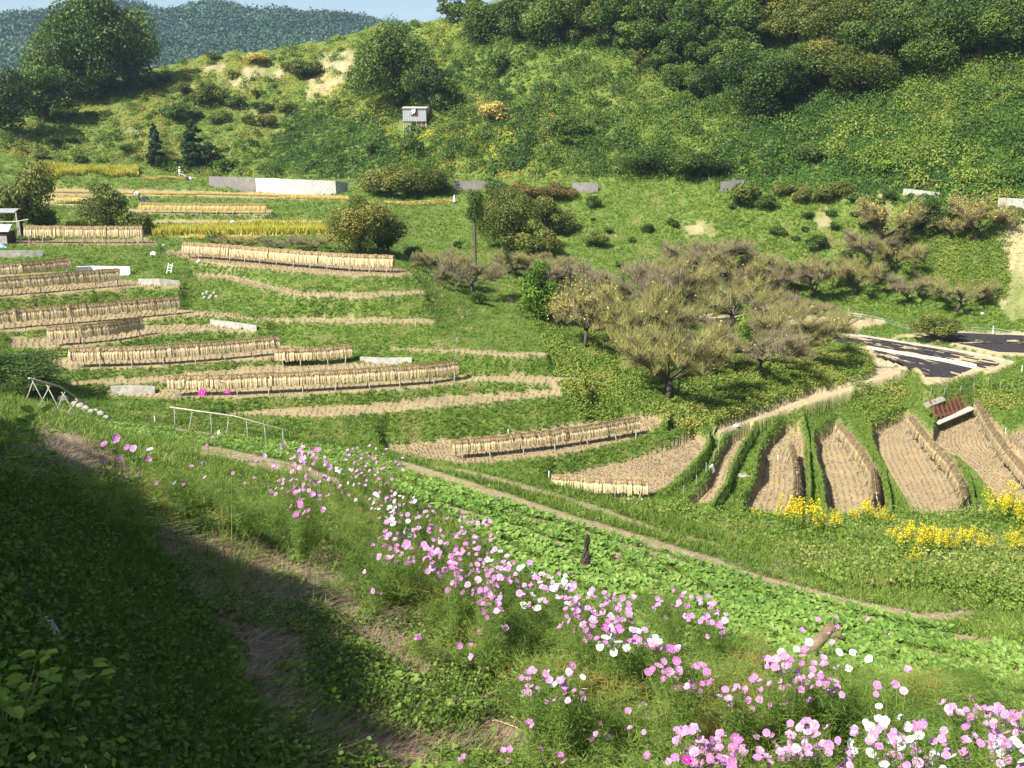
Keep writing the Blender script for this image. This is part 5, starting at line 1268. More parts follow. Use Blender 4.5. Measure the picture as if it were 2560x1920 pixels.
# ---- goldenrod
def goldenrod_mesh(seed, n=12):
    g = random.Random(seed); st, fl, lf = MB(), [], []
    for k in range(n):
        a = g.uniform(0, 6.28); q = g.uniform(0, .35); b = Vector((q * cos(a), q * sin(a), 0)); h = g.uniform(.75, 1.25); tip = b + Vector((g.uniform(-.12, .12), g.uniform(-.12, .12), h))
        st.tube([b - Vector((0, 0, .05)), b.lerp(tip, .5), tip], [.008, .006, .003], 4)
        for j in range(60):
            s = g.uniform(.70, 1.02); rr = .11 * (1.04 - s) / .34 + .015; aa = g.uniform(0, 6.28); p = b.lerp(tip, s); fl.append((p.x + rr * cos(aa) * g.uniform(.4, 1), p.y + rr * sin(aa) * g.uniform(.4, 1), p.z))
        for j in range(26):
            s = g.uniform(.05, .72); p = b.lerp(tip, s); lf.append((p.x + g.uniform(-.07, .07), p.y + g.uniform(-.07, .07), p.z))
    a1 = leaves(np.array(fl), .038, None, 1.0, .5, .5); a2 = leaves(np.array(lf), .085, None, 1.2, .5, .4, .3)
    return st.mesh('stems', 'green_stem', False, .3), tri_mesh('blossoms', *a1, 'goldenrod', False, 4), tri_mesh('leaves', *a2, 'lime_leaf', False, 4)
GR = [goldenrod_mesh(i) for i in range(4)]
def goldenrod(items):
    for i, (u, v, s, lab) in enumerate(items):
        p = at(u, v, 12); t = empty('goldenrod_plant', p, lab, 'goldenrod', 'goldenrod in the meadow', i * 1.3); t.scale = (s * 1.3, s * 1.3, s * 1.15)
        a, b, c = GR[i % 4]; link('stems', a, t); link('blossoms', b, t); link('leaves', c, t)
goldenrod([(1888,1308,.34,'tiny goldenrod at the edge of the meadow below the first rack running downhill'),(1975,1348,.88,'goldenrod standing left of the leftmost bright clump'),(2012,1352,.95,'bright goldenrod clump below the leftmost rack running downhill'),(2040,1350,.7,'goldenrod just right of the leftmost bright clump'),
 (2085,1340,.55,'small goldenrod between the leftmost clump and the second one'),(2132,1325,.5,'small goldenrod left of the clump under the second rack'),(2172,1328,.72,'bright goldenrod under the lower end of the second rack'),(2210,1328,.55,'goldenrod right of the one under the second rack'),
 (2255,1400,.72,'goldenrod at the left of the long central band'),(2300,1412,.78,'goldenrod second from left in the long central band'),(2340,1405,.66,'goldenrod in the middle of the long central band'),(2380,1400,.55,'goldenrod right of the middle of the long central band'),(2420,1396,.62,'goldenrod near the right of the long central band'),(2455,1396,.5,'goldenrod at the right end of the long central band'),
 (2480,1320,.85,'tall goldenrod at the upper right, left stem group'),(2520,1318,.95,'tallest goldenrod at the upper right by the edge'),(2550,1335,.7,'goldenrod at the right edge beside the tallest one'),(2530,1400,.62,'goldenrod low at the right edge'),(2560,1405,.6,'goldenrod cut by the right edge below the tall ones'),(2275,1430,.4,'short goldenrod under the long central band')])
# ------------------------------------------------------------------ walls, hut, shed, small things
def wall(px_top, px_bot, label, mat, name='retaining_wall', thick=.3, blocks=False, cat='wall', lift=0.0, rmin=45):
    """a wall whose foot follows px_bot; height from the rows px_top"""
    b = MB(); n = len(px_bot); base = [at(u, v, rmin) for u, v in px_bot]; o = base[0]
    tops = []
    for (u, v), p in zip(px_top, base):
        tops.append(Vector((p.x, p.y, p.z)) + Vector((0, 0, max(.15, (px_bot[px_top.index((u, v))][1] - v) / pxm(p)))))
    vs, f = [], []
    for p, t in zip(base, tops):
        d = Vector((p.x, p.y, 0)).normalized()
        a, c = p - d * .05 - Vector((0, 0, .35)), t + d * .12
        vs += [a - o, c - o, c + d * thick - o, a + d * thick - o]
    for i in range(n - 1):
        for k in range(4): f.append((i * 4 + k, i * 4 + (k + 1) % 4, (i + 1) * 4 + (k + 1) % 4, (i + 1) * 4 + k))
    f += [(0, 1, 2, 3), tuple((n - 1) * 4 + k for k in (3, 2, 1, 0))]
    b.add(vs, f); w = b.obj(name, mat, None, False, o)
    return set_props(w, label, cat)
def block_mat(name, base, joint, sc=3.2):
    m, nt, N, L = nodes_of(name); t = N("ShaderNodeTexCoord"); mp = N("ShaderNodeMapping"); mp.inputs['Rotation'].default_value = (0, 0, .78)
    sx = N("ShaderNodeSeparateXYZ"); L(t.outputs['Object'], sx.inputs[0]); cb = N("ShaderNodeCombineXYZ"); L(sx.outputs[0], cb.inputs[0]); L(sx.outputs[2], cb.inputs[1]); L(cb.outputs[0], mp.inputs[0])
    br = N("ShaderNodeTexBrick"); br.offset = 0.0; br.inputs['Scale'].default_value = sc; br.inputs['Color1'].default_value = base; br.inputs['Color2'].default_value = tuple(x * .85 for x in base[:3]) + (1,)
    br.inputs['Mortar'].default_value = joint; br.inputs['Mortar Size'].default_value = .04; br.inputs['Brick Width'].default_value = .9; br.inputs['Row Height'].default_value = .9
    L(mp.outputs[0], br.inputs[0]); b = N("ShaderNodeBsdfPrincipled"); b.inputs['Roughness'].default_value = .95; L(br.outputs[0], b.inputs['Base Color'])
    n = N("ShaderNodeTexNoise"); n.inputs['Scale'].default_value = 1.2; L(t.outputs['Object'], n.inputs[0]); mx = N("ShaderNodeMix"); mx.data_type = 'RGBA'; mx.blend_type = 'MULTIPLY'; mx.inputs[0].default_value = .5
    r = ramp(N, [(.35, G(.6, .6, .55)), (.65, G(1, 1, 1))]); L(n.outputs[0], r.inputs[0]); L(br.outputs[0], mx.inputs[6]); L(r.outputs[0], mx.inputs[7]); L(mx.outputs[2], b.inputs['Base Color'])
    o = N("ShaderNodeOutputMaterial"); L(b.outputs[0], o.inputs[0]); return m
M['block_grey'] = block_mat('old block wall', G(.20,.18,.17), G(.13,.12,.11)); M['block_light'] = block_mat('newer block wall', G(.46,.45,.41), G(.20,.19,.17), 2.2)
wall([(523,441),(580,443),(640,445)], [(523,460),(580,472),(640,478)], 'old grey block wall below the farm road, left part', 'block_grey', rmin=100)
wall([(641,446),(672,447),(703,448)], [(641,478),(672,481),(703,484)], 'bright white plastered piece in the middle of the road wall', 'white_wall', rmin=100)
wall([(704,448),(780,451),(840,453),(888,456)], [(704,484),(780,486),(840,486),(870,480)], 'pale lozenge patterned block wall below the farm road, right part', 'block_light', rmin=100)
wall([(1135,453),(1180,454),(1220,454)], [(1135,476),(1180,476),(1220,474)], 'grey block wall behind the head of the pollarded tree', 'block_grey', rmin=100)
wall([(1430,457),(1470,457),(1502,458)], [(1430,480),(1470,482),(1495,480)], 'grey block wall right of the rusty green tree', 'block_grey', rmin=100)
wall([(1808,455),(1840,452),(1866,450)], [(1800,482),(1830,472),(1860,462)], 'dark block wall at the bend of the road in the middle right', 'block_grey', rmin=100)
wall([(2257,472),(2300,476),(2348,482)], [(2257,488),(2300,492),(2348,494)], 'pale concrete wall above the yellow autumn trees', 'concrete', rmin=100)
wall([(2486,495),(2530,497),(2600,500)], [(2492,530),(2530,533),(2600,537)], 'concrete wall at the right edge beside the bare path', 'concrete', rmin=95)
wall([(-30,628),(50,627),(108,629)], [(-30,645),(50,644),(108,642)], 'old concrete terrace wall below the lean-to shed', 'concrete', rmin=70)
wall([(192,668),(230,666),(280,667),(326,668)], [(192,688),(230,688),(280,688),(326,688)], 'whitewashed wall behind two straw racks on the left', 'white_wall', rmin=70)
wall([(346,698),(400,698),(450,703)], [(346,711),(400,713),(450,716)], 'low grey concrete wall right of the whitewashed one', 'concrete', rmin=70)
wall([(526,800),(580,806),(642,815)], [(526,814),(580,820),(642,829)], 'low concrete wall under the fourth left terrace', 'concrete', rmin=62)
wall([(895,894),(960,897),(1030,896)], [(900,905),(960,909),(1030,908)], 'concrete wall behind the right part of the longest rack', 'concrete', rmin=55)
wall([(278,968),(330,966),(388,968)], [(278,987),(330,986),(388,985)], 'concrete wall left of the longest rack', 'concrete', rmin=50)
wall([(-20,160),(0,160)], [(-20,170),(0,170)], '', 'concrete') if False else None
wall([(2169,867),(2270,884),(2352,896),(2440,912)], [(2169,871),(2270,889),(2352,902),(2440,920)], 'white edging board between the two lower netted plots', 'white_wall', 'edging_board', .12, cat='edging', rmin=70)
wall([(2120,834),(2230,850),(2352,868),(2453,885),(2535,905)], [(2120,837),(2230,854),(2352,873),(2453,890),(2535,909)], 'grey edging board behind the middle netted plot', 'concrete', 'edging_board', .12, cat='edging', rmin=70)
wall([(2230,899),(2256,907),(2274,918)], [(2230,902),(2256,911),(2274,922)], 'short grey edging board at the head of the sandy path', 'concrete', 'edging_board', .1, cat='edging', rmin=60)
# black nets lying on the straw
def net(poly, name, Dk, label, seed):
    us = [p[0] for p in poly]; vs = [p[1] for p in poly]; az0, te0 = azte(np.array(us, float), np.array(vs, float)); r = D[Dk] / te0
    X, Y = r * np.sin(az0), r * np.cos(az0); n = 190
    gx, gy = np.meshgrid(np.linspace(X.min(), X.max(), n), np.linspace(Y.min(), Y.max(), n))
    c = np.zeros(gx.shape, bool); m = len(poly)
    for k in range(m):
        x0, y0, x1, y1 = X[k], Y[k], X[(k + 1) % m], Y[(k + 1) % m]
        if y0 != y1: c ^= ((y0 > gy) != (y1 > gy)) & (gx < (x1 - x0) * (gy - y0) / (y1 - y0) + x0)
    dx, dy = 12, 5                       # tears run along the strip
    dirx, diry = X[-1] - X[0], Y[-1] - Y[0]
    cov = np.cov(np.stack([X, Y])); ev = np.linalg.eigh(cov)[1][:, 1]; sl = gx * ev[0] + gy * ev[1]; sw = -gx * ev[1] + gy * ev[0]
    nz = fbm(sl * .22, sw * .35, seed) * .5 + fbm(sl * .7, sw * 3.0, seed + 7, 3) * .5
    c &= nz > .435
    z = -D[Dk] + .035 + .03 * fbm(gx * 4, gy * 4, seed)
    I, J = np.where(c[:-1, :-1]); q = I * n + J; T_ = np.stack([q, q + 1, q + n + 1, q + n], 1)
    o = link('shade_net', tri_mesh('shade_net', np.stack([gx, gy, z], -1).reshape(-1, 3), T_, None, 'black_net', False, 4)); set_props(o, label, 'net', 'black nets spread on the plots')
net([(2128,867),(2169,873),(2270,892),(2352,905),(2430,922),(2380,945),(2290,942),(2262,912),(2189,892)], 'a', 'M1', 'torn black net on the lowest pale plot beside the sandy path', 3)
net([(2079,846),(2120,838),(2230,855),(2352,875),(2453,893),(2500,910),(2470,928),(2425,908),(2270,881),(2160,862),(2079,857)], 'b', 'M2', 'torn black net on the long middle plot behind the white edging', 9)
net([(2300,842),(2392,833),(2560,840),(2640,842),(2640,885),(2494,880),(2420,864),(2330,848)], 'c', 'M3', 'torn black net on the far right plot beyond the bush', 14)
# the hut on the hill
def hut():
    p = at(1037, 330, 110); k = pxm(p); s = 1 / k
    W, Hh = 58 * s, 62 * s; w = empty('storage_hut', p, 'grey boarded hut on stilts under the big dark tree on the hill', 'hut', rz=0)
    o = lambda mb, n, m, sm=False: mb.obj(n, m, w, sm)
    z0, z1_ = 26 * s, 58 * s; dp = W * .8
    b = MB().box((0, dp / 2, (z0 + z1_) / 2), (W, dp, z1_ - z0)); o(b, 'cladding', 'metal_sheet')
    b = MB()
    for i in range(9): b.box((-W / 2 + W * (i + .5) / 9, -.012, (z0 + z1_) / 2), (.03, .025, z1_ - z0 - .02))
    o(b, 'battens', 'metal_sheet')
    R_ = Matrix.Rotation(radians(5), 3, 'X')
    o(MB().box((0, dp / 2, z1_ + .1), (W * 1.08, dp * 1.15, .08), R_), 'roof', 'pole')
    for x in (-.48, -.2, .08, .3, .49):
        o(MB().box((x * W, .05, z0 / 2 - .3), (.12, .12, z0 + .58)), 'post', 'pole')
    for x in (-.45, .45): o(MB().box((x * W, dp - .1, z0 / 2 - .3), (.12, .12, z0 + .58)), 'post', 'pole')
    o(MB().box((0, .02, z0 - .10), (W, .14, .15)), 'floor_beam', 'char'); o(MB().box((W * .25, .02, z0 * .55), (W * .5, .1, .1)), 'rail', 'pole')
    o(MB().box((W * .28, .12, z0 * .75), (W * .36, .04, z0 * .35)), 'lower_board', 'rust')
    f = MB(); cx, wz, hz = .0, W * .27, (z1_ - z0) * .55; zc = z1_ - hz / 2 - .04
    wf = MB().box((cx - wz / 2, -.04, zc), (.07, .07, hz)).box((cx + wz / 2, -.04, zc), (.07, .07, hz)).box((cx, -.04, zc - hz / 2 - .03), (wz + .14, .07, .07)).obj('window', 'rust', w)
    MB().box((cx, -.022, zc), (wz - .07, .02, hz)).obj('opening', 'char', wf)
    vs, fc = [], []; n = 7
    for i in range(n):
        for j in range(6):
            x = cx - wz * .42 + wz * .8 * i / (n - 1) * (1 - .08 * j); vs.append((x, -.10 - .05 * sin(i * 1.7 + j) - (0 if j else -.3), z1_ + .16 - (hz + .16) * j / 5 * (1 - .22 * (i / (n - 1)))))
    for i in range(n - 1):
        for j in range(5): fc.append((i * 6 + j, i * 6 + j + 1, (i + 1) * 6 + j + 1, (i + 1) * 6 + j))
    c = MB().add(vs, fc).obj('torn_sheet', 'white_plastic', None, True, p); sol = c.modifiers.new('thick', 'SOLIDIFY'); sol.thickness = .01
    set_props(c, 'torn white sheet hanging over the window of the hill hut', 'sheet')
hut()
# the lean-to at the left edge
def shed():
    p = at(8, 612, 70); k = pxm(p); s = 1 / k
    w = empty('lean_to_shed', p, 'lean-to shed with white sheet roofs cut by the left edge', 'shed')
    MB().box((-34 * s, 30 * s, 14 * s), (84 * s, 46 * s, 34 * s)).obj('body', 'char', w)
    MB().box((-34 * s, 6 * s, 10 * s), (84 * s, 1.2 * s, 22 * s)).obj('front_board', 'concrete', w)
    R_ = Matrix.Rotation(radians(38), 3, 'X')
    MB().box((-34 * s, 13 * s, 40 * s), (100 * s, 27 * s, 1.2 * s), R_).obj('roof', 'metal_sheet', w)
    R2 = Matrix.Rotation(radians(16), 3, 'X')
    MB().box((-34 * s, 60 * s, 80 * s), (96 * s, 30 * s, 1.2 * s), R2).obj('rear_roof', 'metal_sheet', w)
    for x, y, h in ((18, 48, 76), (31, 30, 56), (-40, 48, 76)): MB().tube([(x * s, y * s, -.4), (x * s, y * s, h * s)], .07, 6).obj('post', 'pole', w)
    MB().tube([(-70 * s, 34 * s, 54 * s), (18 * s, 34 * s, 54 * s), (54 * s, 34 * s, 60 * s)], .06, 6).obj('rail', 'pole', w)
    q = at(12, 614, 70); b = MB(); n = 9; vs = [(0, 0, 26 * s)] + [((22 + 3 * sin(i * 2.3)) * s * cos(i / n * 6.28), .5 * 22 * s * sin(i / n * 6.28), -.1) for i in range(n)]
    vs = [(x * 1.0, y, z * .55) for x, y, z in vs]; b.add(vs, [(0, 1 + i, 1 + (i + 1) % n) for i in range(n)])
    set_props(b.obj('tarpaulin', 'blue_plastic', None, False, q - Vector((0, 1.2, 0))), 'pale blue plastic sheet heaped in front of the lean-to shed', 'tarpaulin')
shed()
# people
def person(u, v, H, label, lean=0.0, face=1, cloth='grey_cloth', trousers='dark_cloth', hat='white_plastic', reach=.35, rmin=90):
    p = at(u, v, rmin); k = H / 1.65
    me = bpy.data.meshes.new('person'); f = face
    hp = Vector((0, 0, .88)); ch = hp + Vector((f * sin(lean) * .46, 0, cos(lean) * .46)); nk = ch + Vector((f * sin(lean) * .12, 0, cos(lean) * .12)); hd = nk + Vector((f * sin(lean * .8) * .16, 0, cos(lean * .8) * .16))
    J = [hp, hp + (ch - hp) * .5, ch, nk, hd, hd + (hd - nk) * .45]
    Rr = [.13, .12, .15, .055, .085, .07]; E = [(0, 1), (1, 2), (2, 3), (3, 4), (4, 5)]
    def add(par, q, r): J.append(q); Rr.append(r); E.append((par, len(J) - 1)); return len(J) - 1
    for sg in (-1, 1):
        a = add(0, Vector((0, sg * .10, .82)), .095); a = add(a, Vector((f * (.06 + .12 * sg * .5), sg * .11, .46)), .062); a = add(a, Vector((f * (-.02 + .2 * sg * .5), sg * .11, .08)), .042); add(a, Vector((f * (.12 + .2 * sg * .5), sg * .12, .03)), .035)
        a = add(2, ch + Vector((0, sg * .19, .0)), .055); a = add(a, ch + Vector((f * .12, sg * .23, -.26)), .042); a = add(a, ch + Vector((f * (.12 + reach), sg * .14, -.36)), .03); hnd = add(a, J[a] + Vector((f * .07, 0, -.02)), .03)
        for q in (-.03, -.015, 0, .015, .03): add(hnd, J[hnd] + Vector((f * .07, q, -.03 + abs(q) * .5)), .009)
    me.from_pydata([tuple(x * k) for x in J], E, []); o = link('person', me, None, p); set_props(o, label, 'person')
    sk = o.modifiers.new('skin', 'SKIN')
    for i, r in enumerate(Rr): me.skin_vertices[0].data[i].radius = (r * k, r * k)
    me.skin_vertices[0].data[0].use_root = True
    o.modifiers.new('smooth', 'SUBSURF').levels = 1; me.materials.append(M['skin'])
    t = MB().tube([hp * k + Vector((0, 0, -.06 * k)), (hp + (ch - hp) * .5) * k, ch * k, (ch + (nk - ch) * .55) * k], [.165 * k, .165 * k, .19 * k, .09 * k], 12)
    for i in range(2):
        b0 = 6 + i * (4 + 4 + 5) + 4
        t.tube([J[b0] * k, J[b0 + 1] * k, J[b0 + 2] * k], [.072 * k, .058 * k, .045 * k], 9)
    t.obj('shirt', cloth, o, True)
    t = MB().tube([hp * k + Vector((0, 0, -.10 * k)), hp * k, (hp + Vector((0, 0, .06))) * k], [.15 * k, .17 * k, .15 * k], 12)
    for i in range(2):
        b0 = 6 + i * 13
        t.tube([J[b0] * k, J[b0 + 1] * k, J[b0 + 2] * k], [.11 * k, .085 * k, .065 * k], 9)
    t.obj('trousers', trousers, o, True)
    ax = (J[5] - J[4]).normalized(); Rm = ax.to_track_quat('Z', 'Y').to_matrix()
    MB().lathe((J[4] + ax * .03) * k, [(.19 * k, -.01), (.12 * k, .02), (.105 * k, .07 * k), (.06 * k, .11 * k), (.001, .115 * k)], 14, Rm).obj('hat', hat, o, True)
    return o
person(450, 446, 1.6, 'farmer in a pale shirt and cap standing behind a small machine', .06, 1, 'white_plastic', 'grey_cloth', 'white_plastic')
person(349, 503, 1.55, 'farmer in a white top bending over beside the round olive tree', 1.0, -1, 'white_plastic', 'dark_cloth', 'straw_hat' if 'straw_hat' in M else 'pole', .1)
def tiller():
    p = at(468, 450, 90); w = empty('walking_tiller', p, 'small red and white tiller pushed by the standing farmer', 'tiller'); 
    MB().box((.15, 0, .50), (.75, .42, .30), None, .8).obj('engine', 'rust', w); MB().box((.50, -.05, .30), (.42, .5, .34), None, .7).obj('front_case', 'white_plastic', w)
    for y in (-.3, .3):
        wh = MB(); wh.tube([(.1, y - .06, .25), (.1, y + .06, .25)], [.25, .25], 16); wh.obj('wheel', 'char', w)
    for y in (-.18, .18): MB().tube([(0, y, .5), (-.5, y, .75), (-.95, y, .92)], .022, 6).obj('handle', 'white_plastic', w)
tiller()
p = at(362, 503, 90); b = MB().box((0, 0, .22), (.85, .5, .40), None, .85).box((.1, 0, .44), (.5, .3, .12)); set_props(b.obj('dark_crate', 'dark_cloth', None, False, p), 'dark box standing on the ground beside the bending farmer', 'box')
# scarecrow: white garment on a stake
p = at(1136, 507, 90); k = pxm(p); w = empty('scarecrow', p, 'white garment hung on a dark stake below the farm road', 'scarecrow')
MB().tube([(.08, 0, -.2), (.08, 0, 20 / k)], .06, 6).obj('stake', 'char', w); MB().lathe((0, -.05, 3 / k), [(.22, 0), (.2, 4 / k), (.12, 10 / k), (.04, 16 / k), (.01, 17 / k)], 9).obj('garment', 'white_plastic', w, True)
# ladder
def ladder():
    p = at(421, 684, 70); k = pxm(p); s = 1 / k; w = empty('ladder', p, 'short white ladder leaning on the bank between the terraces', 'ladder')
    for dx in (-5, 5): MB().tube([(dx * s, 0, -.1), ((dx + 5) * s, 9 * s, 25 * s)], 1.3 * s, 5).obj('rail', 'white_plastic', w)
    for z in (7, 14, 20): MB().tube([((z / 5 - 5) * s, z * .36 * s, z * s), ((z / 5 + 5) * s, z * .36 * s, z * s)], 1.1 * s, 5).obj('rung', 'white_plastic', w)
ladder()
# rusty grating shelter with its board
def grating():
    A, B = at(2339, 1044, 60), at(2426, 1026, 60); k = pxm(A); d = B - A; n = d.normalized(); up = Vector((-n.y, n.x, 0)) * .5 + Vector((0, 0, 1)); up.normalize(); Lu = 40 / k
    w = empty('rusty_grating', A, 'rusty iron bar grating leaning on the bank above the third and fourth downhill racks', 'grating')
    for i in range(9):
        c = d * (i / 8); MB().tube([c - up * .1, c + up * Lu * (1.05 if i % 3 else 1.25)], .07, 5).obj('upright', 'rust', w)
    b = MB()
    for j in range(11): b.tube([up * Lu * (.12 + .08 * j), d + up * Lu * (.12 + .08 * j)], .028, 4)
    b.obj('bars', 'rust', w)
    MB().add([tuple(q) for q in (up * Lu * .02 - Vector((0,.06,0)), d * .6 + up * Lu * .02 - Vector((0,.06,0)), d * .6 + up * Lu * .2 - Vector((0,.06,0)), up * Lu * .2 - Vector((0,.06,0)))] , [(0, 1, 2, 3)]).obj('kick_board', 'rust', w)
    bk = MB().box((0, 0, 0), (d.length * .5, .06, 14 / k)); q = bk.obj('corrugated_sheet', 'concrete', w); q.location = d * .12 + up * Lu * .98; q.rotation_euler = (radians(-50), 0, math.atan2(d.y, d.x))
    C_, E_ = at(2340, 1050, 60), at(2428, 1032, 60); q = MB().box((0, 0, 0), ((E_ - C_).length, .55, .07)).obj('plank', 'pole', None, False, (C_ + E_) / 2 + Vector((0, -.1, .12)))
    q.rotation_euler = (radians(8), 0, math.atan2((E_ - C_).y, (E_ - C_).x)); set_props(q, 'pale plank lying at the foot of the rusty grating', 'plank')
grating()
# thin stakes and posts
stake_me = {}
def stake(u, v, hpx, label, mat='metal_sheet', rad=.022, name='stake', rmin=45, group='thin stakes round the paddies', cat='stake'):
    p = at(u, v, rmin); h = hpx / pxm(p)
    if mat not in stake_me: stake_me[mat] = MB().tube([(0, 0, 0), (0, 0, .97), (0, 0, 1)], [1, 1, .5], 6).mesh('stake', mat, False)
    o = link(name, stake_me[mat], None, p - Vector((0, 0, .1))); o.scale = (rad, rad, h + .1); o.rotation_euler = (random.uniform(-.04, .04), random.uniform(-.04, .04), 0)
    return set_props(o, label, cat, group)
STK = [(1708,1242,30),(1741,1214,27),(1765,1183,28),(1784,1153,26),(1796,1131,34),(1799,1095,30),(1783,1097,20),(1771,1097,12)]
for i, (u, v, h) in enumerate(STK): stake(u, v, h, f'thin pale stake, {ORD[i]} from the near end of the fence line between two small paddies')
for i, (u, v, h) in enumerate([(2066,1010,24),(2168,985,26),(2326,992,24),(2360,988,18),(2400,985,22),(2434,975,20),(2470,965,20),(2500,975,22)]): stake(u, v, h, f'thin pale stake, {ORD[i]} from the left on the bank above the downhill paddies')
for i, (u, v) in enumerate([(526,440),(610,440),(740,446),(795,447),(846,448),(1190,450),(1240,450),(1335,452),(1500,452),(1660,452),(1700,452),(1772,450),(1822,445),(1861,440),(2263,470),(2312,474),(2345,476),(2400,484)]):
    stake(u, v, 14, f'yellow roadside marker stake, {ORD[i]} from the left along the farm road', 'ripe_stake', .03, rmin=100, group='marker stakes along the farm road') if 'ripe_stake' in M else stake(u, v, 14, f'yellowish roadside marker stake, {ORD[i]} from the left along the farm road', 'pole', .03, rmin=100, group='marker stakes along the farm road')
for u, v, h, lab in [(2482,836,22,'white fence post beside the far right netted plot'),(2554,935,22,'white post at the right edge above the grassy bank'),(1372,1198,22,'short white post on the bank above the low rack'),(1271,1084,12,'small white stake behind the long middle rack'),(2513,1083,14,'small white post on the grassy mound at the right'),
     (1944,1151,14,'white stub post on the bank left of the first downhill paddy'),(1039,820,26,'bent pale stick on the bank at the end of the terraces'),(388,1055,16,'thin wire stake on the near edge of the vegetable rows'),(1143,858,16,'small stake on the grassy bank below the plum trees')]:
    stake(u, v, h, lab, 'pole' if 'stick' in lab or 'small stake' in lab else 'white_plastic', .03, 'post', 30 if v > 1040 and u < 500 else 45, 'white posts', 'post')
# pipe rail by the plots
def rail(pts, label, h=.55):
    P_ = [at(u, v, 70) for u, v in pts]; o = P_[0]; w = empty('pipe_rail', o, label, 'railing')
    for z in (h, h * .62): MB().tube([p - o + Vector((0, 0, z)) for p in P_], .014, 6).obj('rail', 'metal_sheet', w)
    for p in P_: MB().tube([p - o - Vector((0, 0, .1)), p - o + Vector((0, 0, h + .05))], .016, 6).obj('post', 'metal_sheet', w)
rail([(2118,796),(2152,800),(2210,812),(2268,830)], 'thin white pipe railing left of the yellowish bush among the plots')
rail([(2380,836),(2430,834),(2484,836),(2560,848)], 'thin white pipe railing on the far side of the right netted plot')
# bags, stones, boards
def lump(u, v, size, mat, label, cat, name, rmin=45, flat=.6, seed=1):
    p = at(u, v, rmin); g = random.Random(seed); b = MB(); n = 9
    vs = [(0, 0, size * flat)]; f = []
    for j, (q, z) in enumerate(((.6, .75), (.95, .3), (.8, -.15))):
        for i in range(n): r = size * q * g.uniform(.8, 1.15) * .6; vs.append((r * cos(i / n * 6.28), r * .8 * sin(i / n * 6.28), size * flat * z * g.uniform(.85, 1.1)))
    f = [(0, 1 + i, 1 + (i + 1) % n) for i in range(n)]
    for j in range(2): f += [(1 + j * n + i, 1 + (j + 1) * n + i, 1 + (j + 1) * n + (i + 1) % n, 1 + j * n + (i + 1) % n) for i in range(n)]
    return set_props(b.add(vs, f).obj(name, mat, None, True, p), label, cat)
lump(384, 637, .55, 'white_plastic', 'crumpled white bag at the left end of the long upper rack', 'bag', 'plastic_bag', 70)
lump(497, 655, .35, 'white_plastic', 'small white bag under the first legs of the long upper rack', 'bag', 'plastic_bag', 70, seed=2)
lump(582, 558, .5, 'white_plastic', 'white sack lying on the strip above the ripe rice', 'sack', 'plastic_bag', 90, seed=3)
lump(410, 614, .4, 'blue_plastic', 'pale blue scrap beside the dark bush at the end of the uppermost rack', 'scrap', 'plastic_scrap', 70, .3, 4)
lump(2456, 785, .4, 'white_plastic', 'white scrap in the grass beside the spreading plum tree', 'scrap', 'plastic_scrap', 70, .4, 5)
lump(1712, 1036, .55, 'concrete', 'pale flat stone on the bank under the largest plum tree', 'stone', 'stone', 45, .25, 6)
lump(1840, 1065, .4, 'white_plastic', 'small white scrap on the green mound by the sandy path', 'scrap', 'plastic_scrap', 45, .3, 8)
for i, (u, v, s) in enumerate([(158,1003,.8),(186,1013,.55),(202,1018,.6),(216,1024,.6),(228,1032,.5),(240,1030,.45),(252,1038,.6),(266,1046,.45)]):
    lump(u, v, s * .75, 'concrete', f'grey stone, {ORD[i]} from the left in the line beside the shorter bare rack', 'stone', 'stone', 25, .6, 20 + i)['group'] = 'stones lining the field edge'
for i, (u, v) in enumerate([(508,738),(518,733),(528,742),(536,735),(541,744),(512,746),(524,748)]):
    lump(u, v, .3, 'concrete', f'pale stone, {ORD[i]} counted in the small heap between the left terraces', 'stone', 'stone', 60, .7, 40 + i)['group'] = 'small heap of pale stones'
for (u, v, L_, w_, mat, lab, rz, rm) in [(120,1600,.16,.07,'pole','weathered board lying in the shaded weeds on the left',-.6,None),(1915,1228,.5,.14,'concrete','grey board on the bank between two small paddies',-.7,45),(1785,1085,1.1,.35,'concrete','pale flat slab where the paths meet by the fence line',-.5,45),
     (1852,1190,.9,.6,'sandpile','bare pale patch of stones on the green bank',.3,45),(1780,1174,.5,.35,'white_plastic','white sheet scrap beside the fence line',.2,45)]:
    p = at(u, v, rm); nz = float(ground_z(p.x + .1, p.y) - ground_z(p.x - .1, p.y)) / .2; ny = float(ground_z(p.x, p.y + .1) - ground_z(p.x, p.y - .1)) / .2
    o = MB().box((0, 0, .02), (L_, w_, .03), None, .92).box((0, 0, .038), (L_ * .8, w_ * .7, .012)).obj('board' if 'board' in lab else 'slab' if 'slab' in lab else 'flat_scrap', M.get(mat, M['concrete']), None, False, p + Vector((0, 0, .03)))
    o.rotation_euler = (math.atan(ny), -math.atan(nz), rz); set_props(o, lab, 'board' if 'board' in lab else 'slab' if 'slab' in lab else 'scrap')
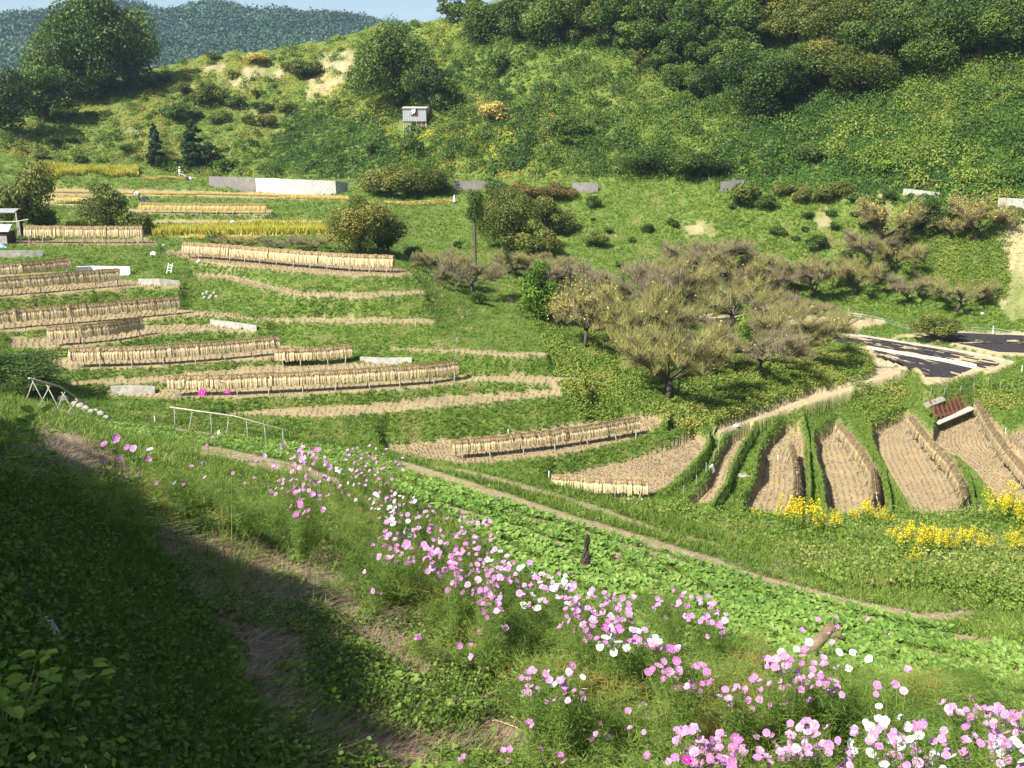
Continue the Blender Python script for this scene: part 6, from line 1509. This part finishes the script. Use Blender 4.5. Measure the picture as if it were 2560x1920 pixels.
# charred stump
def stump():
    p = at(1462, 1424, 8); k = pxm(p); s = 1 / k; g = random.Random(4); b = MB(); n = 11
    prof = [(-6, 11, 0, 0), (8, 11, 0, 0), (20, 12, 2, 0), (34, 11, 3, .3), (46, 9, 4, .2), (56, 6.5, 3, 0), (66, 6, 3, .3), (76, 7, 5, .2), (86, 6.5, 6, .2), (94, 4, 5, .4)]
    vs, f = [], []
    for j, (z, r, dx, jt) in enumerate(prof):
        for i in range(n):
            rr = r * (1 + g.uniform(-.22, .22)); vs.append(((dx + rr * cos(i / n * 6.28)) * s, rr * sin(i / n * 6.28) * s, (z + g.uniform(-3, 3) * (1 if j < 9 else 2)) * s))
    f = [(j * n + i, j * n + (i + 1) % n, (j + 1) * n + (i + 1) % n, (j + 1) * n + i) for j in range(len(prof) - 1) for i in range(n)] + [tuple((len(prof) - 1) * n + i for i in range(n))]
    w = b.add(vs, f).obj('charred_stump', 'char', None, False, p); set_props(w, 'charred black tree stump standing in the vegetable rows', 'stump')
    MB().tube([(9 * s, 0, 30 * s), (18 * s, 0, 38 * s), (17 * s, 0, 46 * s)], [4 * s, 3 * s, 1 * s], 6).obj('broken_spur', 'char', w)
    q = at(1486, 1434, 8); o = MB().tube([(-8 * s, 0, 2 * s), (0, 0, 7 * s), (8 * s, 2 * s, 5 * s), (9 * s, 2 * s, 1 * s)], [4 * s, 8 * s, 7 * s, 3 * s], 8).obj('wood_chunk', 'char', None, True, q); set_props(o, 'small charred chunk of wood at the foot of the stump', 'wood')
stump()
def log():
    p = at(2018, 1650, 3); k = pxm(p); s = 1 / k
    b = MB().tube([(-10 * s, 0, -8 * s), (12 * s, 3 * s, 30 * s), (38 * s, 10 * s, 60 * s), (60 * s, 14 * s, 86 * s), (64 * s, 15 * s, 90 * s)], [15 * s, 16 * s, 14 * s, 12 * s, 7 * s], 14); w = b.obj('fallen_log', 'log', None, True, p)
    MB().tube([(46 * s, 10 * s, 64 * s), (72 * s, 8 * s, 66 * s), (92 * s, 6 * s, 52 * s)], [9 * s, 8 * s, 5 * s], 8).obj('branch_stub', 'log', w, True); set_props(w, 'brown log leaning among the white cosmos', 'log')
log()
# pulled-up pale vines and red stems
def strands(u, v, list_, mat, label, name, rad, rmin=2, tint=.5):
    p = at(u, v, rmin); k = pxm(p); b = MB()
    for pts in list_:
        Q = []
        for i, (a, c) in enumerate(pts):
            q = at(u + a, v + c, rmin); Q.append(Vector((q.x, q.y, q.z + rad * 1.2 + (.05 * sin(pi * i / max(1, len(pts) - 1)) if len(pts) > 2 else 0))) - p)
        Q2 = []
        for i in range(len(Q) - 1):
            for t_ in (0, .5): Q2.append(Q[i].lerp(Q[i + 1], t_))
        Q2.append(Q[-1]); b.tube(Q2, [rad * (1 - .5 * i / len(Q2)) for i in range(len(Q2))], 6)
    o = b.obj(name, mat, None, True, p, tint); return set_props(o, label, 'plant stems')
strands(1160, 1750, [[(-4,-38),(0,-10),(4,0),(10,22),(26,48)],[(4,0),(50,2),(85,-8),(120,-35),(160,-75),(180,-98)],[(2,-4),(30,-32),(70,-48),(120,-58),(190,-66)],[(0,-24),(24,2),(56,14)],[(8,8),(30,18),(80,18),(110,16)],[(4,0),(-6,20),(-16,30),(-8,40)],[(14,8),(40,-8),(66,-24)]],
    'paleline', 'pale yellow pulled-up vine with arching stems lying on the ground', 'dried_vine', .0095)
strands(1270, 1780, [[(-10,0),(20,-22),(60,-26),(110,-20),(160,-8)],[(-90,16),(-50,14),(-10,20),(40,42),(70,58)],[(-80,30),(-30,36),(20,54),(60,70)],[(10,4),(40,30),(80,70)]], 'paleline', 'thin straw coloured stems trailing over the roots at the bottom', 'dried_vine', .0055)
strands(900, 1530, [[(-60,-80),(-20,-50),(30,10),(80,50),(140,84)],[(-52,-62),(0,-20),(60,30),(130,78)],[(-30,-40),(20,14),(90,66),(142,86)],[(-140,-118),(-90,-112),(-55,-85),(-20,-44),(10,0)],[(-150,-110),(-100,-124),(-60,-100)],[(0,-10),(60,46),(138,88)],[(-40,-20),(30,40),(120,80)],[(10,-20),(70,20),(130,70)]],
    'litter', 'heap of reddish brown pulled stems beside the feathery clump', 'stem_heap', .008, tint=.25)
strands(60, 1130, [[(-60,10),(-10,20),(30,36),(60,60)],[(-40,-30),(0,-40),(40,-10),(50,20)],[(-60,0),(0,14),(30,50),(40,80)],[(0,40),(40,40),(60,70),(80,90)]], 'litter', 'arching dry stems at the left edge above the dark weeds', 'dry_stems', .006, tint=.6)
# broad leaved plant at the left edge
def broad_plant(u, v, label, s=1.0, n=14):
    p = at(u, v, 2); w = empty('broadleaf_plant', p, label, 'plant', 'broad leaved plants at the left edge'); st = MB(); P_ = []
    for i in range(n):
        a = random.uniform(0, 6.28); h = random.uniform(.15, .5) * s; q = Vector((cos(a) * h * .5, sin(a) * h * .5, h)); st.tube([(0, 0, -.02), q * .6, q], [.005, .004, .002], 4, False); P_.append(list(q))
    v_, t_, tt = leaf6(np.array(P_), .11 * s, .6, .3, 3, .1); st.obj('stems', 'green_stem', w, False, None, .4); link('leaves', tri_mesh('leaves', v_, t_, tt, 'lime_leaf', False, 4), w)
broad_plant(40, 1215, 'large leaved plant catching the sun at the left edge'); broad_plant(95, 1185, 'drooping leaved plant right of the sunlit one at the left edge', .8, 9)
broad_plant(40, 1830, 'leafy plant in the bottom left corner', .5); broad_plant(150, 1860, 'small leafy plant right of the bottom left corner', .5, 9); broad_plant(15, 1890, 'leafy plant cut by the bottom left corner', .5); broad_plant(740, 1850, 'small leafy plant on the shadow edge at the bottom', .35, 12); broad_plant(820, 1810, 'small leafy plant just in the sun at the bottom', .35, 10)
# standing ripe rice and cut heaps on the far terraces
P = sample(VAL & in_poly([(384,570),(830,572),(830,590),(384,592)]) , 10)
def rice_strip(a, b, name, depth, h, n, lab, hmul=1):
    A, B = at(*a, 90), at(*b, 90); t = rng.random(n); q = np.array([list(A.lerp(B, float(x))) for x in t]); d = q[:, :2] / np.linalg.norm(q[:, :2], axis=1)[:, None]
    q[:, :2] += d * (rng.random(n) * depth)[:, None]; q[:, 2] = ground_z(q[:, 0], q[:, 1])
    return tufts(q, h * (.8 + .4 * rng.random(n)), 6, .22, .35, .45 + .6 * (fbm(q[:, 0] * .6, q[:, 1] * .6, 3) - .5), .3)
stuff('ripe_rice', [rice_strip((384,590), (830,585), '', 3.5, .75, 5200, ''), rice_strip((66,436), (345,443), '', 4, .8, 3600, ''), rice_strip((170,572), (215,574), '', 2, .6, 300, '')], 'ripe_rice', 'standing ripe yellow rice on the far terraces')
q = []
for (u0, v0, u1, v1, n) in ((130,482,480,488,1300),(480,486,860,497,1500),(345,443,480,448,700),(455,597,640,603,260),(960,507,1125,510,300),(700,496,870,503,300)):
    A, B = at(u0, v0, 90), at(u1, v1, 90); t = rng.random(n); z = np.array([list(A.lerp(B, float(x))) for x in t]); z[:, 1] += rng.random(n) * 1.6; z[:, 2] = ground_z(z[:, 0], z[:, 1]) + .05; q.append(z)
stuff('cut_rice', [tufts(np.concatenate(q), .45, 6, .2, 1.6, .6, .4, .5)], 'fresh_straw', 'heaps of freshly cut rice lying along the far terraces')

# ------------------------------------------------------------------ the air between here and the far hills
hz = MB().box((0, 450, 35), (1500, 1500, 230)).mesh('haze', 'char'); hz.materials.clear()
m, nt, N, L = nodes_of('haze air'); v = N("ShaderNodeVolumePrincipled"); v.inputs['Color'].default_value = (.58, .78, 1, 1); v.inputs['Density'].default_value = .00018; v.inputs['Anisotropy'].default_value = .2
o = N("ShaderNodeOutputMaterial"); L(v.outputs[0], o.inputs['Volume']); hz.materials.append(m)
set_props(link('haze', hz), 'thin blue haze filling the valley', 'haze', None, 'stuff')
